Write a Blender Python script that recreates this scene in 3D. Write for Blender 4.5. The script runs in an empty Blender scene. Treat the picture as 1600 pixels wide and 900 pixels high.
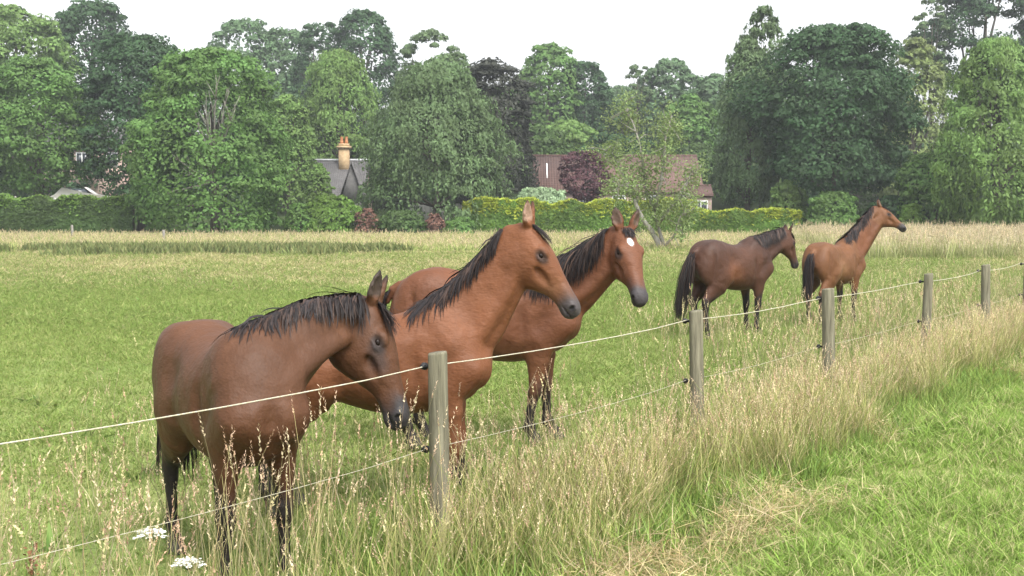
import bpy, math, random
import numpy as np
from mathutils import Vector

random.seed(7)
rng = np.random.default_rng(7)
SC = bpy.context.scene
COL = SC.collection
R = math.radians

# ------------------------------------------------------------------ camera, sky, sun, exposure
F_PX, CAM_Z, PITCH = 1800.0, 2.0, math.atan(130 / 1800)
cam_data = bpy.data.cameras.new('camera')
cam_data.sensor_width = 36.0
cam_data.lens = 36.0 * F_PX / 1600.0
cam_data.clip_start, cam_data.clip_end = 0.1, 3000
cam = bpy.data.objects.new('camera', cam_data)
COL.objects.link(cam)
cam.location = (0, 0, CAM_Z)
cam.rotation_euler = (R(90) - PITCH, 0, 0)
SC.camera = cam

SUN_EL, SUN_AZ = R(56), R(150)          # azimuth clockwise from +Y (the view direction)
world = bpy.data.worlds.new('World')
SC.world = world
world.use_nodes = True
wn = world.node_tree
bg = wn.nodes['Background']
sky = wn.nodes.new('ShaderNodeTexSky')
sky.sky_type = 'NISHITA'
sky.sun_disc = False
sky.sun_elevation = SUN_EL
sky.sun_rotation = SUN_AZ
sky.air_density, sky.dust_density, sky.ozone_density = 1.0, 4.0, 1.0
hsv = wn.nodes.new('ShaderNodeHueSaturation')
hsv.inputs['Saturation'].default_value = 0.12
wn.links.new(sky.outputs['Color'], hsv.inputs['Color'])
wn.links.new(hsv.outputs['Color'], bg.inputs['Color'])
bg.inputs['Strength'].default_value = 0.15

sun_data = bpy.data.lights.new('sun', 'SUN')
sun_data.energy = 1.3
sun_data.angle = R(28)
sun_data.color = (1.0, 0.95, 0.87)
sun = bpy.data.objects.new('sun', sun_data)
COL.objects.link(sun)
sd = Vector((math.sin(SUN_AZ) * math.cos(SUN_EL), math.cos(SUN_AZ) * math.cos(SUN_EL), math.sin(SUN_EL)))
sun.rotation_euler = sd.to_track_quat('Z', 'Y').to_euler()
sun.location = (20, -20, 40)

vs = SC.view_settings
SC.display_settings.display_device = 'sRGB'
vs.view_transform, vs.look = 'Standard', 'None'
vs.exposure, vs.gamma = 1.35, 1.0
vs.use_curve_mapping = False
SC.cycles.max_bounces = 6
SC.cycles.diffuse_bounces = 3
SC.cycles.transparent_max_bounces = 6

# ------------------------------------------------------------------ helpers
def P(u, v, d):
    """photo pixel and depth -> world point"""
    x = (u - 800) / F_PX * d
    k = (450 - v) / F_PX
    return np.array([x, d * (math.cos(PITCH) + k * math.sin(PITCH)), CAM_Z + d * (-math.sin(PITCH) + k * math.cos(PITCH))])

def nrm(a):
    a = np.asarray(a, float)
    return a / (np.linalg.norm(a, axis=-1, keepdims=True) + 1e-12)

def sstep(a, b, x):
    t = np.clip((np.asarray(x, float) - a) / (b - a), 0, 1)
    return t * t * (3 - 2 * t)

def gz(x, y):
    """height of the ground"""
    x = np.asarray(x, float); y = np.asarray(y, float)
    dip = -.16 * sstep(-.1, -1.3, x) * sstep(10.5, 7.8, y)
    return dip + sstep(88, 190, y) * (15 + 3.0 * np.sin(x * 0.035 + 1.0)) + sstep(190, 420, y) * 10

def quads(name, V, Q, mats, parent=None, smooth=False, col=None, attr='col', mat_idx=None):
    """one mesh object out of numpy vertices and quads (or triangles)"""
    V = np.ascontiguousarray(V, np.float32); Q = np.ascontiguousarray(Q, np.int32)
    me = bpy.data.meshes.new(name)
    n, k = Q.shape
    me.vertices.add(len(V)); me.vertices.foreach_set('co', V.ravel())
    me.loops.add(n * k); me.loops.foreach_set('vertex_index', Q.ravel())
    me.polygons.add(n)
    me.polygons.foreach_set('loop_start', np.arange(0, n * k, k, dtype=np.int32))
    me.polygons.foreach_set('loop_total', np.full(n, k, np.int32))
    if smooth:
        me.polygons.foreach_set('use_smooth', np.ones(n, bool))
    for m in (mats if isinstance(mats, (list, tuple)) else [mats]):
        me.materials.append(m)
    if mat_idx is not None:
        me.polygons.foreach_set('material_index', np.ascontiguousarray(mat_idx, np.int32))
    me.update(calc_edges=True)
    if col is not None:
        c = np.ones((len(V), 4), np.float32); c[:, :3] = col
        a = me.color_attributes.new(attr, 'FLOAT_COLOR', 'POINT')
        a.data.foreach_set('color', c.ravel())
    me.validate()
    o = bpy.data.objects.new(name, me)
    COL.objects.link(o)
    if parent: o.parent = parent
    return o

def tag(o, label=None, cat=None, group=None, kind=None):
    if label: o['label'] = label
    if cat: o['category'] = cat
    if group: o['group'] = group
    if kind: o['kind'] = kind
    return o

def thing(name, label, cat, loc=(0, 0, 0), rz=0.0, group=None):
    o = bpy.data.objects.new(name, None)
    COL.objects.link(o)
    o.empty_display_size = 0.2
    o.location = tuple(float(c) for c in loc); o.rotation_euler = (0, 0, rz)
    return tag(o, label, cat, group)

def vnoise(x, y, sc, seed=0):
    """smooth value noise in 0..1"""
    r = np.random.default_rng(seed + 999); T = r.random((64, 64))
    xi = x * sc + 31.7; yi = y * sc + 17.3; i = np.floor(xi).astype(int); j = np.floor(yi).astype(int); fx = xi - i; fy = yi - j
    fx = fx * fx * (3 - 2 * fx); fy = fy * fy * (3 - 2 * fy); g = lambda a, b: T[a % 64, b % 64]
    return (g(i, j) * (1 - fx) + g(i + 1, j) * fx) * (1 - fy) + (g(i, j + 1) * (1 - fx) + g(i + 1, j + 1) * fx) * fy

class MB:
    """collects boxes and tubes in one quad list"""
    def __init__(self): self.V, self.Q, self.n, self.C = [], [], 0, []
    def add(self, V, Q, c=None):
        V = np.asarray(V, float)
        self.V.append(V); self.Q.append(np.asarray(Q, int) + self.n); self.n += len(V)
        self.C.append(np.tile(np.asarray(c if c is not None else (1, 1, 1), float), (len(V), 1)) if c is None or np.ndim(c) == 1 else np.asarray(c, float))
    def box(self, lo, hi, c=None):
        (a, b, e), (f, g, h) = lo, hi
        V = [(a, b, e), (f, b, e), (f, g, e), (a, g, e), (a, b, h), (f, b, h), (f, g, h), (a, g, h)]
        self.add(V, [(0, 3, 2, 1), (4, 5, 6, 7), (0, 1, 5, 4), (1, 2, 6, 5), (2, 3, 7, 6), (3, 0, 4, 7)], c)
    def hexa(self, V, c=None):
        self.add(V, [(0, 3, 2, 1), (4, 5, 6, 7), (0, 1, 5, 4), (1, 2, 6, 5), (2, 3, 7, 6), (3, 0, 4, 7)], c)
    def tube(self, pts, rad, n=8, c=None, cap=True):
        pts = np.asarray(pts, float); rad = np.broadcast_to(np.asarray(rad, float), (len(pts),))
        t = nrm(np.gradient(pts, axis=0))
        ref = np.array([0.31, 0.9, 0.29]) if abs(t[0][2]) > 0.7 else np.array([0, 0, 1.0])
        u = nrm(np.cross(t, ref)); w = np.cross(t, u)
        a = np.arange(n) / n * 2 * math.pi
        V = pts[:, None] + rad[:, None, None] * (np.cos(a)[None, :, None] * u[:, None] + np.sin(a)[None, :, None] * w[:, None])
        m = len(pts)
        Q = [(i * n + j, i * n + (j + 1) % n, (i + 1) * n + (j + 1) % n, (i + 1) * n + j) for i in range(m - 1) for j in range(n)]
        V = V.reshape(-1, 3)
        if cap:
            b = len(V); V = np.vstack([V, pts[:1], pts[-1:]])
            for j in range(0, n, 2):
                Q.append((b, (j + 2) % n, j + 1, j)); o = (m - 1) * n
                Q.append((b + 1, o + j, o + j + 1, o + (j + 2) % n))
        self.add(V, Q, c)
    def build(self, name, mat, parent=None, smooth=False):
        return quads(name, np.vstack(self.V), np.vstack(self.Q), mat, parent, smooth, np.vstack(self.C))

# ------------------------------------------------------------------ materials
def new_mat(name):
    m = bpy.data.materials.new(name); m.use_nodes = True
    return m, m.node_tree.nodes, m.node_tree.links, m.node_tree.nodes['Principled BSDF']

def N(nodes, kind, **kw):
    n = nodes.new(kind)
    for k, v in kw.items():
        if k in n.inputs: n.inputs[k].default_value = v
        else: setattr(n, k, v)
    return n

def rough_mat(name, c1, c2, scale=8.0, rough=0.85, bump=0.3, stretch=(1, 1, 1), detail=5.0, spec=0.3, dist=0.02):
    """two colours mixed by noise, with a relief of the same noise"""
    m, n, l, b = new_mat(name)
    tc = N(n, 'ShaderNodeTexCoord'); mp = N(n, 'ShaderNodeMapping', Scale=stretch)
    nt = N(n, 'ShaderNodeTexNoise', Scale=scale, Detail=detail, Roughness=0.6)
    r = N(n, 'ShaderNodeValToRGB')
    r.color_ramp.elements[0].position, r.color_ramp.elements[1].position = 0.3, 0.7
    r.color_ramp.elements[0].color, r.color_ramp.elements[1].color = (*c1, 1), (*c2, 1)
    bp = N(n, 'ShaderNodeBump', Strength=bump, Distance=dist)
    l.new(tc.outputs['Object'], mp.inputs['Vector']); l.new(mp.outputs['Vector'], nt.inputs['Vector'])
    l.new(nt.outputs['Fac'], r.inputs['Fac']); l.new(r.outputs['Color'], b.inputs['Base Color'])
    l.new(nt.outputs['Fac'], bp.inputs['Height']); l.new(bp.outputs['Normal'], b.inputs['Normal'])
    b.inputs['Roughness'].default_value = rough; b.inputs['Specular IOR Level'].default_value = spec
    return m

def leaf_mat(name, c, var=0.24, hue=0.02, trans=0.36, rough=0.6, patch=0.25, patch_scale=0.5):
    """foliage: every leaf its own tone (random per island), patches of tone through the crown, some light through the leaf"""
    m, n, l, b = new_mat(name)
    g = N(n, 'ShaderNodeNewGeometry'); tc = N(n, 'ShaderNodeTexCoord')
    nt = N(n, 'ShaderNodeTexNoise', Scale=patch_scale, Detail=3.0)
    v = N(n, 'ShaderNodeMapRange'); v.inputs['To Min'].default_value = 1 - var; v.inputs['To Max'].default_value = 1 + var
    p = N(n, 'ShaderNodeMapRange'); p.inputs['From Min'].default_value = 0.3; p.inputs['From Max'].default_value = 0.7
    p.inputs['To Min'].default_value = 1 - patch; p.inputs['To Max'].default_value = 1 + patch
    mu = N(n, 'ShaderNodeMath', operation='MULTIPLY')
    h = N(n, 'ShaderNodeMapRange'); h.inputs['To Min'].default_value = 0.5 - hue; h.inputs['To Max'].default_value = 0.5 + hue
    hs = N(n, 'ShaderNodeHueSaturation'); hs.inputs['Color'].default_value = (*c, 1)
    l.new(g.outputs['Random Per Island'], v.inputs['Value']); l.new(tc.outputs['Object'], nt.inputs['Vector'])
    l.new(nt.outputs['Fac'], p.inputs['Value']); l.new(v.outputs[0], mu.inputs[0]); l.new(p.outputs[0], mu.inputs[1])
    l.new(nt.outputs['Fac'], h.inputs['Value']); l.new(h.outputs[0], hs.inputs['Hue']); l.new(mu.outputs[0], hs.inputs['Value'])
    l.new(hs.outputs['Color'], b.inputs['Base Color'])
    b.inputs['Roughness'].default_value = rough; b.inputs['Specular IOR Level'].default_value = 0.25
    if trans > 0:
        t = N(n, 'ShaderNodeBsdfTranslucent'); mx = N(n, 'ShaderNodeMixShader', Fac=trans)
        l.new(hs.outputs['Color'], t.inputs['Color'])
        l.new(b.outputs[0], mx.inputs[1]); l.new(t.outputs[0], mx.inputs[2])
        l.new(mx.outputs[0], n['Material Output'].inputs['Surface'])
    return m

def attr_mat(name, rough=0.6, spec=0.3, var=0.25, trans=0.0, attr='col', inst=False, sheen=0.0):
    """colour from the mesh's own colour attribute, toned per island or per instance"""
    m, n, l, b = new_mat(name)
    a = N(n, 'ShaderNodeAttribute', attribute_name=attr)
    g = N(n, 'ShaderNodeNewGeometry')
    v = N(n, 'ShaderNodeMapRange'); v.inputs['To Min'].default_value = 1 - var; v.inputs['To Max'].default_value = 1 + var
    hs = N(n, 'ShaderNodeHueSaturation')
    l.new(a.outputs['Color'], hs.inputs['Color'])
    l.new(g.outputs['Random Per Island'], v.inputs['Value'])
    if inst:
        oi = N(n, 'ShaderNodeObjectInfo'); v2 = N(n, 'ShaderNodeMapRange')
        iv = .25 if inst is True else inst; v2.inputs['To Min'].default_value = 1 - iv; v2.inputs['To Max'].default_value = 1 + iv
        mu = N(n, 'ShaderNodeMath', operation='MULTIPLY')
        l.new(oi.outputs['Random'], v2.inputs['Value']); l.new(v.outputs[0], mu.inputs[0]); l.new(v2.outputs[0], mu.inputs[1])
        l.new(mu.outputs[0], hs.inputs['Value'])
    else:
        l.new(v.outputs[0], hs.inputs['Value'])
    l.new(hs.outputs['Color'], b.inputs['Base Color'])
    b.inputs['Roughness'].default_value = rough; b.inputs['Specular IOR Level'].default_value = spec
    b.inputs['Sheen Weight'].default_value = sheen
    if trans > 0:
        t = N(n, 'ShaderNodeBsdfTranslucent'); mx = N(n, 'ShaderNodeMixShader', Fac=trans)
        l.new(hs.outputs['Color'], t.inputs['Color'])
        l.new(b.outputs[0], mx.inputs[1]); l.new(t.outputs[0], mx.inputs[2])
        l.new(mx.outputs[0], n['Material Output'].inputs['Surface'])
    return m

def coat_mat(name):
    """short glossy horse coat: colour attribute with faint mottling and fine hair relief"""
    m, n, l, b = new_mat(name)
    a = N(n, 'ShaderNodeAttribute', attribute_name='coat')
    tc = N(n, 'ShaderNodeTexCoord')
    mp = N(n, 'ShaderNodeMapping', Scale=(1.0, 1.0, 0.5))
    n1 = N(n, 'ShaderNodeTexNoise', Scale=5.0, Detail=5.0, Roughness=0.6)
    n2 = N(n, 'ShaderNodeTexNoise', Scale=90.0, Detail=3.0)
    mp2 = N(n, 'ShaderNodeMapping', Scale=(0.35, 1.0, 1.0))
    v = N(n, 'ShaderNodeMapRange'); v.inputs['From Min'].default_value = 0.25; v.inputs['From Max'].default_value = 0.75
    v.inputs['To Min'].default_value = 0.80; v.inputs['To Max'].default_value = 1.2
    w = N(n, 'ShaderNodeMapRange'); w.inputs['To Min'].default_value = 0.82; w.inputs['To Max'].default_value = 1.18
    mu = N(n, 'ShaderNodeMath', operation='MULTIPLY')
    hs = N(n, 'ShaderNodeHueSaturation')
    rr = N(n, 'ShaderNodeMapRange'); rr.inputs['To Min'].default_value = 0.46; rr.inputs['To Max'].default_value = 0.70
    bp = N(n, 'ShaderNodeBump', Strength=0.5, Distance=0.005)
    n3 = N(n, 'ShaderNodeTexNoise', Scale=7.0, Detail=3.0, Roughness=0.5); bp0 = N(n, 'ShaderNodeBump', Strength=0.45, Distance=0.05)
    l.new(tc.outputs['Object'], n3.inputs['Vector']); l.new(n3.outputs['Fac'], bp0.inputs['Height']); l.new(bp0.outputs['Normal'], bp.inputs['Normal'])
    l.new(tc.outputs['Object'], mp.inputs['Vector']); l.new(mp.outputs['Vector'], n1.inputs['Vector'])
    l.new(tc.outputs['Object'], mp2.inputs['Vector']); l.new(mp2.outputs['Vector'], n2.inputs['Vector'])
    l.new(n1.outputs['Fac'], v.inputs['Value']); l.new(n2.outputs['Fac'], w.inputs['Value'])
    l.new(v.outputs[0], mu.inputs[0]); l.new(w.outputs[0], mu.inputs[1]); l.new(mu.outputs[0], hs.inputs['Value'])
    l.new(a.outputs['Color'], hs.inputs['Color']); l.new(hs.outputs['Color'], b.inputs['Base Color'])
    l.new(n1.outputs['Fac'], rr.inputs['Value']); l.new(rr.outputs[0], b.inputs['Roughness'])
    l.new(n2.outputs['Fac'], bp.inputs['Height']); l.new(bp.outputs['Normal'], b.inputs['Normal'])
    b.inputs['Specular IOR Level'].default_value = 0.25
    b.inputs['Sheen Weight'].default_value = 0.0
    return m

# ------------------------------------------------------------------ the ground
def ground():
    ys = np.concatenate([np.linspace(-30, 0, 7)[:-1], np.linspace(0, 14, 57)[:-1], np.linspace(14, 90, 91)[:-1], np.linspace(90, 240, 61)[:-1], np.linspace(240, 1200, 17)])
    xs = np.concatenate([np.linspace(-900, -90, 12)[:-1], np.linspace(-90, -5, 50)[:-1], np.linspace(-5, 3, 41)[:-1], np.linspace(3, 90, 50)[:-1], np.linspace(90, 900, 12)])
    X, Y = np.meshgrid(xs, ys)
    Z = gz(X, Y)
    V = np.stack([X, Y, Z], -1).reshape(-1, 3)
    nx = len(xs); i, j = np.meshgrid(np.arange(nx - 1), np.arange(len(ys) - 1))
    a = (j * nx + i).ravel()
    m, n, l, b = new_mat('pasture_turf')
    tc = N(n, 'ShaderNodeTexCoord')
    sp = N(n, 'ShaderNodeSeparateXYZ'); l.new(tc.outputs['Object'], sp.inputs[0])
    def noise(scale, stretch=(1, 1, 1), detail=4.0):
        mp = N(n, 'ShaderNodeMapping', Scale=stretch); t = N(n, 'ShaderNodeTexNoise', Scale=scale, Detail=detail, Roughness=0.65)
        l.new(tc.outputs['Object'], mp.inputs['Vector']); l.new(mp.outputs['Vector'], t.inputs['Vector']); return t
    def ramp(src, p0, p1, c0=(0, 0, 0), c1=(1, 1, 1)):
        r = N(n, 'ShaderNodeValToRGB'); e = r.color_ramp.elements
        e[0].position, e[1].position = p0, p1; e[0].color, e[1].color = (*c0, 1), (*c1, 1)
        l.new(src, r.inputs['Fac']); return r.outputs['Color']
    def mix(fac, a_, b_):
        x = N(n, 'ShaderNodeMix', data_type='RGBA')
        l.new(fac, x.inputs['Factor']); l.new(a_, x.inputs['A']); l.new(b_, x.inputs['B']); return x.outputs['Result']
    big = noise(0.16, (0.55, 1, 1)); mid = noise(1.1, (0.8, 1.3, 1)); fine = noise(16.0, (1, 0.7, 1), 6.0)
    green = ramp(fine.outputs['Fac'], 0.3, 0.72, (0.115, 0.17, 0.045), (0.225, 0.30, 0.095))
    straw = ramp(fine.outputs['Fac'], 0.3, 0.72, (0.24, 0.23, 0.09), (0.42, 0.38, 0.18))
    # straw: by patches everywhere, and on the cut band 33-50 m out (wavering edges)
    yy = N(n, 'ShaderNodeMath', operation='MULTIPLY_ADD'); l.new(big.outputs['Fac'], yy.inputs[0]); yy.inputs[1].default_value = 16.0; l.new(sp.outputs['Y'], yy.inputs[2])
    band = N(n, 'ShaderNodeMapRange', interpolation_type='SMOOTHSTEP'); band.inputs['From Min'].default_value = 32; band.inputs['From Max'].default_value = 46
    l.new(yy.outputs[0], band.inputs['Value'])
    pa = N(n, 'ShaderNodeMath', operation='MULTIPLY_ADD'); l.new(mid.outputs['Fac'], pa.inputs[0]); pa.inputs[1].default_value = 0.6; l.new(big.outputs['Fac'], pa.inputs[2])
    pr = N(n, 'ShaderNodeMapRange'); pr.inputs['From Min'].default_value = 0.62; pr.inputs['From Max'].default_value = 1.05; pr.inputs['To Max'].default_value = 0.75
    l.new(pa.outputs[0], pr.inputs['Value'])
    mx = N(n, 'ShaderNodeMath', operation='MAXIMUM'); l.new(pr.outputs[0], mx.inputs[0])
    bm = N(n, 'ShaderNodeMath', operation='MULTIPLY'); l.new(band.outputs[0], bm.inputs[0]); bm.inputs[1].default_value = 0.8
    l.new(bm.outputs[0], mx.inputs[1])
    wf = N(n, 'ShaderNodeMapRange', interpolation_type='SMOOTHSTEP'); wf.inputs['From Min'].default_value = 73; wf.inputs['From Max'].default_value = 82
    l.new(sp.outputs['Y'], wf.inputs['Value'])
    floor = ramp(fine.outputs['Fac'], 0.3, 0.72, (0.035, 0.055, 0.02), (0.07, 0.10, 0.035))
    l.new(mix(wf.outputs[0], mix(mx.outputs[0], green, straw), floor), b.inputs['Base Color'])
    bp = N(n, 'ShaderNodeBump', Strength=0.6, Distance=0.05); l.new(fine.outputs['Fac'], bp.inputs['Height']); l.new(bp.outputs['Normal'], b.inputs['Normal'])
    b.inputs['Roughness'].default_value = 0.95; b.inputs['Specular IOR Level'].default_value = 0.1
    o = quads('field', V, np.stack([a, a + 1, a + nx + 1, a + nx], 1), m, smooth=True)
    tag(o, kind='structure')
ground()

# ------------------------------------------------------------------ horses
def pchip(x, y, xq):
    """smooth interpolation that does not overshoot"""
    x = np.asarray(x, float); y = np.asarray(y, float)
    h = np.diff(x); d = np.diff(y) / h; m = np.zeros_like(y)
    for i in range(1, len(x) - 1):
        if d[i - 1] * d[i] > 0: m[i] = 2 * d[i - 1] * d[i] / (d[i - 1] + d[i])
    m[0], m[-1] = d[0], d[-1]
    xq = np.clip(xq, x[0], x[-1]); i = np.clip(np.searchsorted(x, xq) - 1, 0, len(x) - 2)
    t = (xq - x[i]) / h[i]
    return ((1 + 2 * t) * (1 - t) ** 2 * y[i] + t * (1 - t) ** 2 * h[i] * m[i] + t * t * (3 - 2 * t) * y[i + 1] + t * t * (t - 1) * h[i] * m[i + 1])

class Sdf:
    def __init__(self, lo, hi, h):
        self.o = np.asarray(lo, float); self.h = h
        self.n = np.ceil((np.asarray(hi) - self.o) / h).astype(int) + 1
        self.D = np.full(self.n, 0.5, np.float32)
    def box(self, lo, hi):
        a = np.clip(np.floor((np.asarray(lo) - self.o) / self.h).astype(int), 0, self.n); b = np.clip(np.ceil((np.asarray(hi) - self.o) / self.h).astype(int) + 1, 0, self.n)
        s = tuple(slice(int(i), int(j)) for i, j in zip(a, b))
        g = np.meshgrid(*[(np.arange(i, j) * self.h + q).astype(np.float32) for i, j, q in zip(a, b, self.o)], indexing='ij')
        return s, np.stack(g, -1)
    @staticmethod
    def smin(a, b, k):
        if k <= 0: return np.minimum(a, b)
        t = np.clip(0.5 + 0.5 * (b - a) / k, 0, 1)
        return b + (a - b) * t - k * t * (1 - t)
    def union(self, s, d, k): self.D[s] = self.smin(self.D[s], d, k)
    def carve(self, s, d, k): self.D[s] = -self.smin(-self.D[s], d, k)
    def ell(self, c, r, k=0.03, M=None, carve=False):
        """ellipsoid; rows of M are its axes"""
        c = np.asarray(c, float); r = np.asarray(r, float); e = float(r.max()) + 2 * k + 0.03
        s, X = self.box(c - e, c + e)
        if X.size == 0: return
        q = X - c.astype(np.float32)
        if M is not None: q = q @ np.asarray(M, np.float32).T
        q0 = np.linalg.norm(q / r.astype(np.float32), axis=-1); q1 = np.linalg.norm(q / (r * r).astype(np.float32), axis=-1)
        d = q0 * (q0 - 1) / np.maximum(q1, 1e-6)
        (self.carve if carve else self.union)(s, d.astype(np.float32), k)
    def limb(self, pts, ru, rv, ref, k=0.03, kin=0.012):
        """tube of elliptical sections: ru across, rv along ref's side"""
        pts = np.asarray(pts, float); ru = np.broadcast_to(ru, len(pts)); rv = np.broadcast_to(rv, len(pts))
        refs = np.broadcast_to(np.asarray(ref, float), pts.shape)
        e = float(max(np.max(ru), np.max(rv))) + 2 * k + 0.02
        s, X = self.box(pts.min(0) - e, pts.max(0) + e)
        if X.size == 0: return
        out = None
        for i in range(len(pts) - 1):
            a, b = pts[i], pts[i + 1]; L = np.linalg.norm(b - a); t_ = (b - a) / L
            r0 = refs[i] + refs[i + 1]; v_ = nrm(r0 - r0.dot(t_) * t_); u_ = np.cross(t_, v_)
            q = X - a.astype(np.float32)
            ax = q @ t_.astype(np.float32); tt = np.clip(ax / L, 0, 1)
            Ru = ru[i] + (ru[i + 1] - ru[i]) * tt; Rv = rv[i] + (rv[i + 1] - rv[i]) * tt
            ex = (ax - tt * L) / np.minimum(Ru, Rv)
            d = (np.sqrt((q @ u_.astype(np.float32) / Ru) ** 2 + (q @ v_.astype(np.float32) / Rv) ** 2 + ex ** 2) - 1) * np.minimum(Ru, Rv)
            out = d if out is None else self.smin(out, d, kin)
        self.union(s, out.astype(np.float32), k)
    def prof(self, org, M, st, k, p=2.2, taper=0.0):
        """body given by stations along its first axis: (x, top, bottom, half width); rows of M are the axes"""
        org = np.asarray(org, float); M = np.asarray(M, float); st = np.asarray(st, float)
        cor = np.array([[x, y, z] for x in (st[0, 0] - .06, st[-1, 0] + .06) for y in (-st[:, 3].max() - .08, st[:, 3].max() + .08) for z in (st[:, 2].min() - .08, st[:, 1].max() + .08)]) @ M + org
        s, X = self.box(cor.min(0), cor.max(0))
        q = (X - org.astype(np.float32)) @ M.T.astype(np.float32)
        xs = np.linspace(st[0, 0], st[-1, 0], 300)
        tp, bt, w = (np.interp(q[..., 0], xs, pchip(st[:, 0], st[:, c], xs)) for c in (1, 2, 3))
        hc = (tp - bt) / 2; zn = (q[..., 2] - (tp + bt) / 2) / hc
        ww = w * (1 + taper * np.clip(zn, -1, 1))
        d = ((np.abs(zn) ** p + np.abs(q[..., 1] / ww) ** p) ** (1 / p) - 1) * np.minimum(hc, w)
        ex = np.maximum(st[0, 0] - q[..., 0], q[..., 0] - st[-1, 0])
        d = np.where(ex > 0, np.sqrt(np.maximum(d, 0) ** 2 + ex ** 2) + np.minimum(d, 0) * 0, d)
        self.union(s, d.astype(np.float32), k)
    def sample(self, p):
        i = np.clip(np.round((p - self.o) / self.h).astype(int), 1, self.n - 2)
        x, y, z = i.T
        D = self.D
        g = np.stack([D[x + 1, y, z] - D[x - 1, y, z], D[x, y + 1, z] - D[x, y - 1, z], D[x, y, z + 1] - D[x, y, z - 1]], -1)
        return D[x, y, z], nrm(g)
    def mesh(self):
        D = self.D; S = D < 0; nx, ny, nz = D.shape
        cnt = np.zeros((nx - 1, ny - 1, nz - 1), np.int8)
        for i in (0, 1):
            for j in (0, 1):
                for k in (0, 1): cnt += S[i:nx - 1 + i, j:ny - 1 + j, k:nz - 1 + k]
        act = np.argwhere((cnt > 0) & (cnt < 8))
        idx = np.full(cnt.shape, -1, np.int32); idx[tuple(act.T)] = np.arange(len(act))
        pos = np.zeros((len(act), 3)); m = np.zeros(len(act))
        for ax in range(3):
            o1, o2 = [a for a in range(3) if a != ax]
            for i in (0, 1):
                for j in (0, 1):
                    c = act.copy(); c[:, o1] += i; c[:, o2] += j
                    e = c.copy(); e[:, ax] += 1
                    a = D[tuple(c.T)]; b = D[tuple(e.T)]; x = (a < 0) != (b < 0)
                    t = np.where(x, a / np.where(x, a - b, 1), 0)
                    q = c.astype(float); q[:, ax] += t
                    pos += q * x[:, None]; m += x
        V = pos / m[:, None] * self.h + self.o
        Q = []
        for ax in range(3):
            o1, o2 = (ax + 1) % 3, (ax + 2) % 3
            A = np.moveaxis(S, ax, 0); ch = A[:-1] != A[1:]
            ch = np.moveaxis(ch, 0, ax); e = np.argwhere(ch)
            e = e[(e[:, o1] > 0) & (e[:, o2] > 0) & (e[:, o1] < D.shape[o1] - 1) & (e[:, o2] < D.shape[o2] - 1)]
            def cell(d1, d2):
                c = e.copy(); c[:, o1] += d1; c[:, o2] += d2; return idx[tuple(c.T)]
            q = np.stack([cell(-1, -1), cell(0, -1), cell(0, 0), cell(-1, 0)], 1)
            flip = ~S[tuple(e.T)]
            q[flip] = q[flip][:, ::-1]
            Q.append(q)
        Q = np.vstack(Q)
        # two light smoothing passes
        E = np.vstack([Q[:, [0, 1]], Q[:, [1, 2]], Q[:, [2, 3]], Q[:, [3, 0]]])
        for lam in (0.5, 0.5):
            acc = np.stack([np.bincount(E[:, 0], V[E[:, 1], c], len(V)) for c in range(3)], 1)
            n_ = np.bincount(E[:, 0], minlength=len(V))[:, None]
            V = V + lam * (acc / np.maximum(n_, 1) - V)
        return V, Q

COAT = coat_mat('horse_coat')
HAIR = attr_mat('horse_hair', rough=0.55, spec=0.16, var=0.5)
m_eye, _n, _l, _b = new_mat('horse_eye')
_b.inputs['Base Color'].default_value = (0.012, 0.008, 0.006, 1); _b.inputs['Roughness'].default_value = 0.22; _b.inputs['Specular IOR Level'].default_value = 0.12
EYE = m_eye

def ribbons(paths, widths, face, cols, name, parent):
    """hair locks: paths (n, m, 3), one width per lock tapering to the tip, face = outward normals (n, 3)"""
    n, m, _ = paths.shape
    t = np.gradient(paths, axis=1)
    side = nrm(np.cross(t, face[:, None, :]))
    prof = np.array([0.8, 1.0, 1.0, 0.9, 0.75, 0.55, 0.12] if m == 7 else np.interp(np.linspace(0, 1, m), [0, .15, .6, 1], [0.8, 1, .9, 0.1]))
    w = widths[:, None, None] * prof[None, :, None] * 0.5
    V = np.stack([paths - side * w, paths + face[:, None, :] * w * 0.5, paths + side * w], 2).reshape(-1, 3)
    i = np.arange(n)[:, None, None]; j = np.arange(m - 1)[None, :, None]; s = np.arange(2)[None, None, :]
    b = (i * m + j) * 3 + s
    Q = np.stack([b, b + 1, b + 4, b + 3], -1).reshape(-1, 4)
    return quads(name, V, Q, HAIR, parent, True, np.repeat(cols, m * 3, axis=0))

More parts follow.
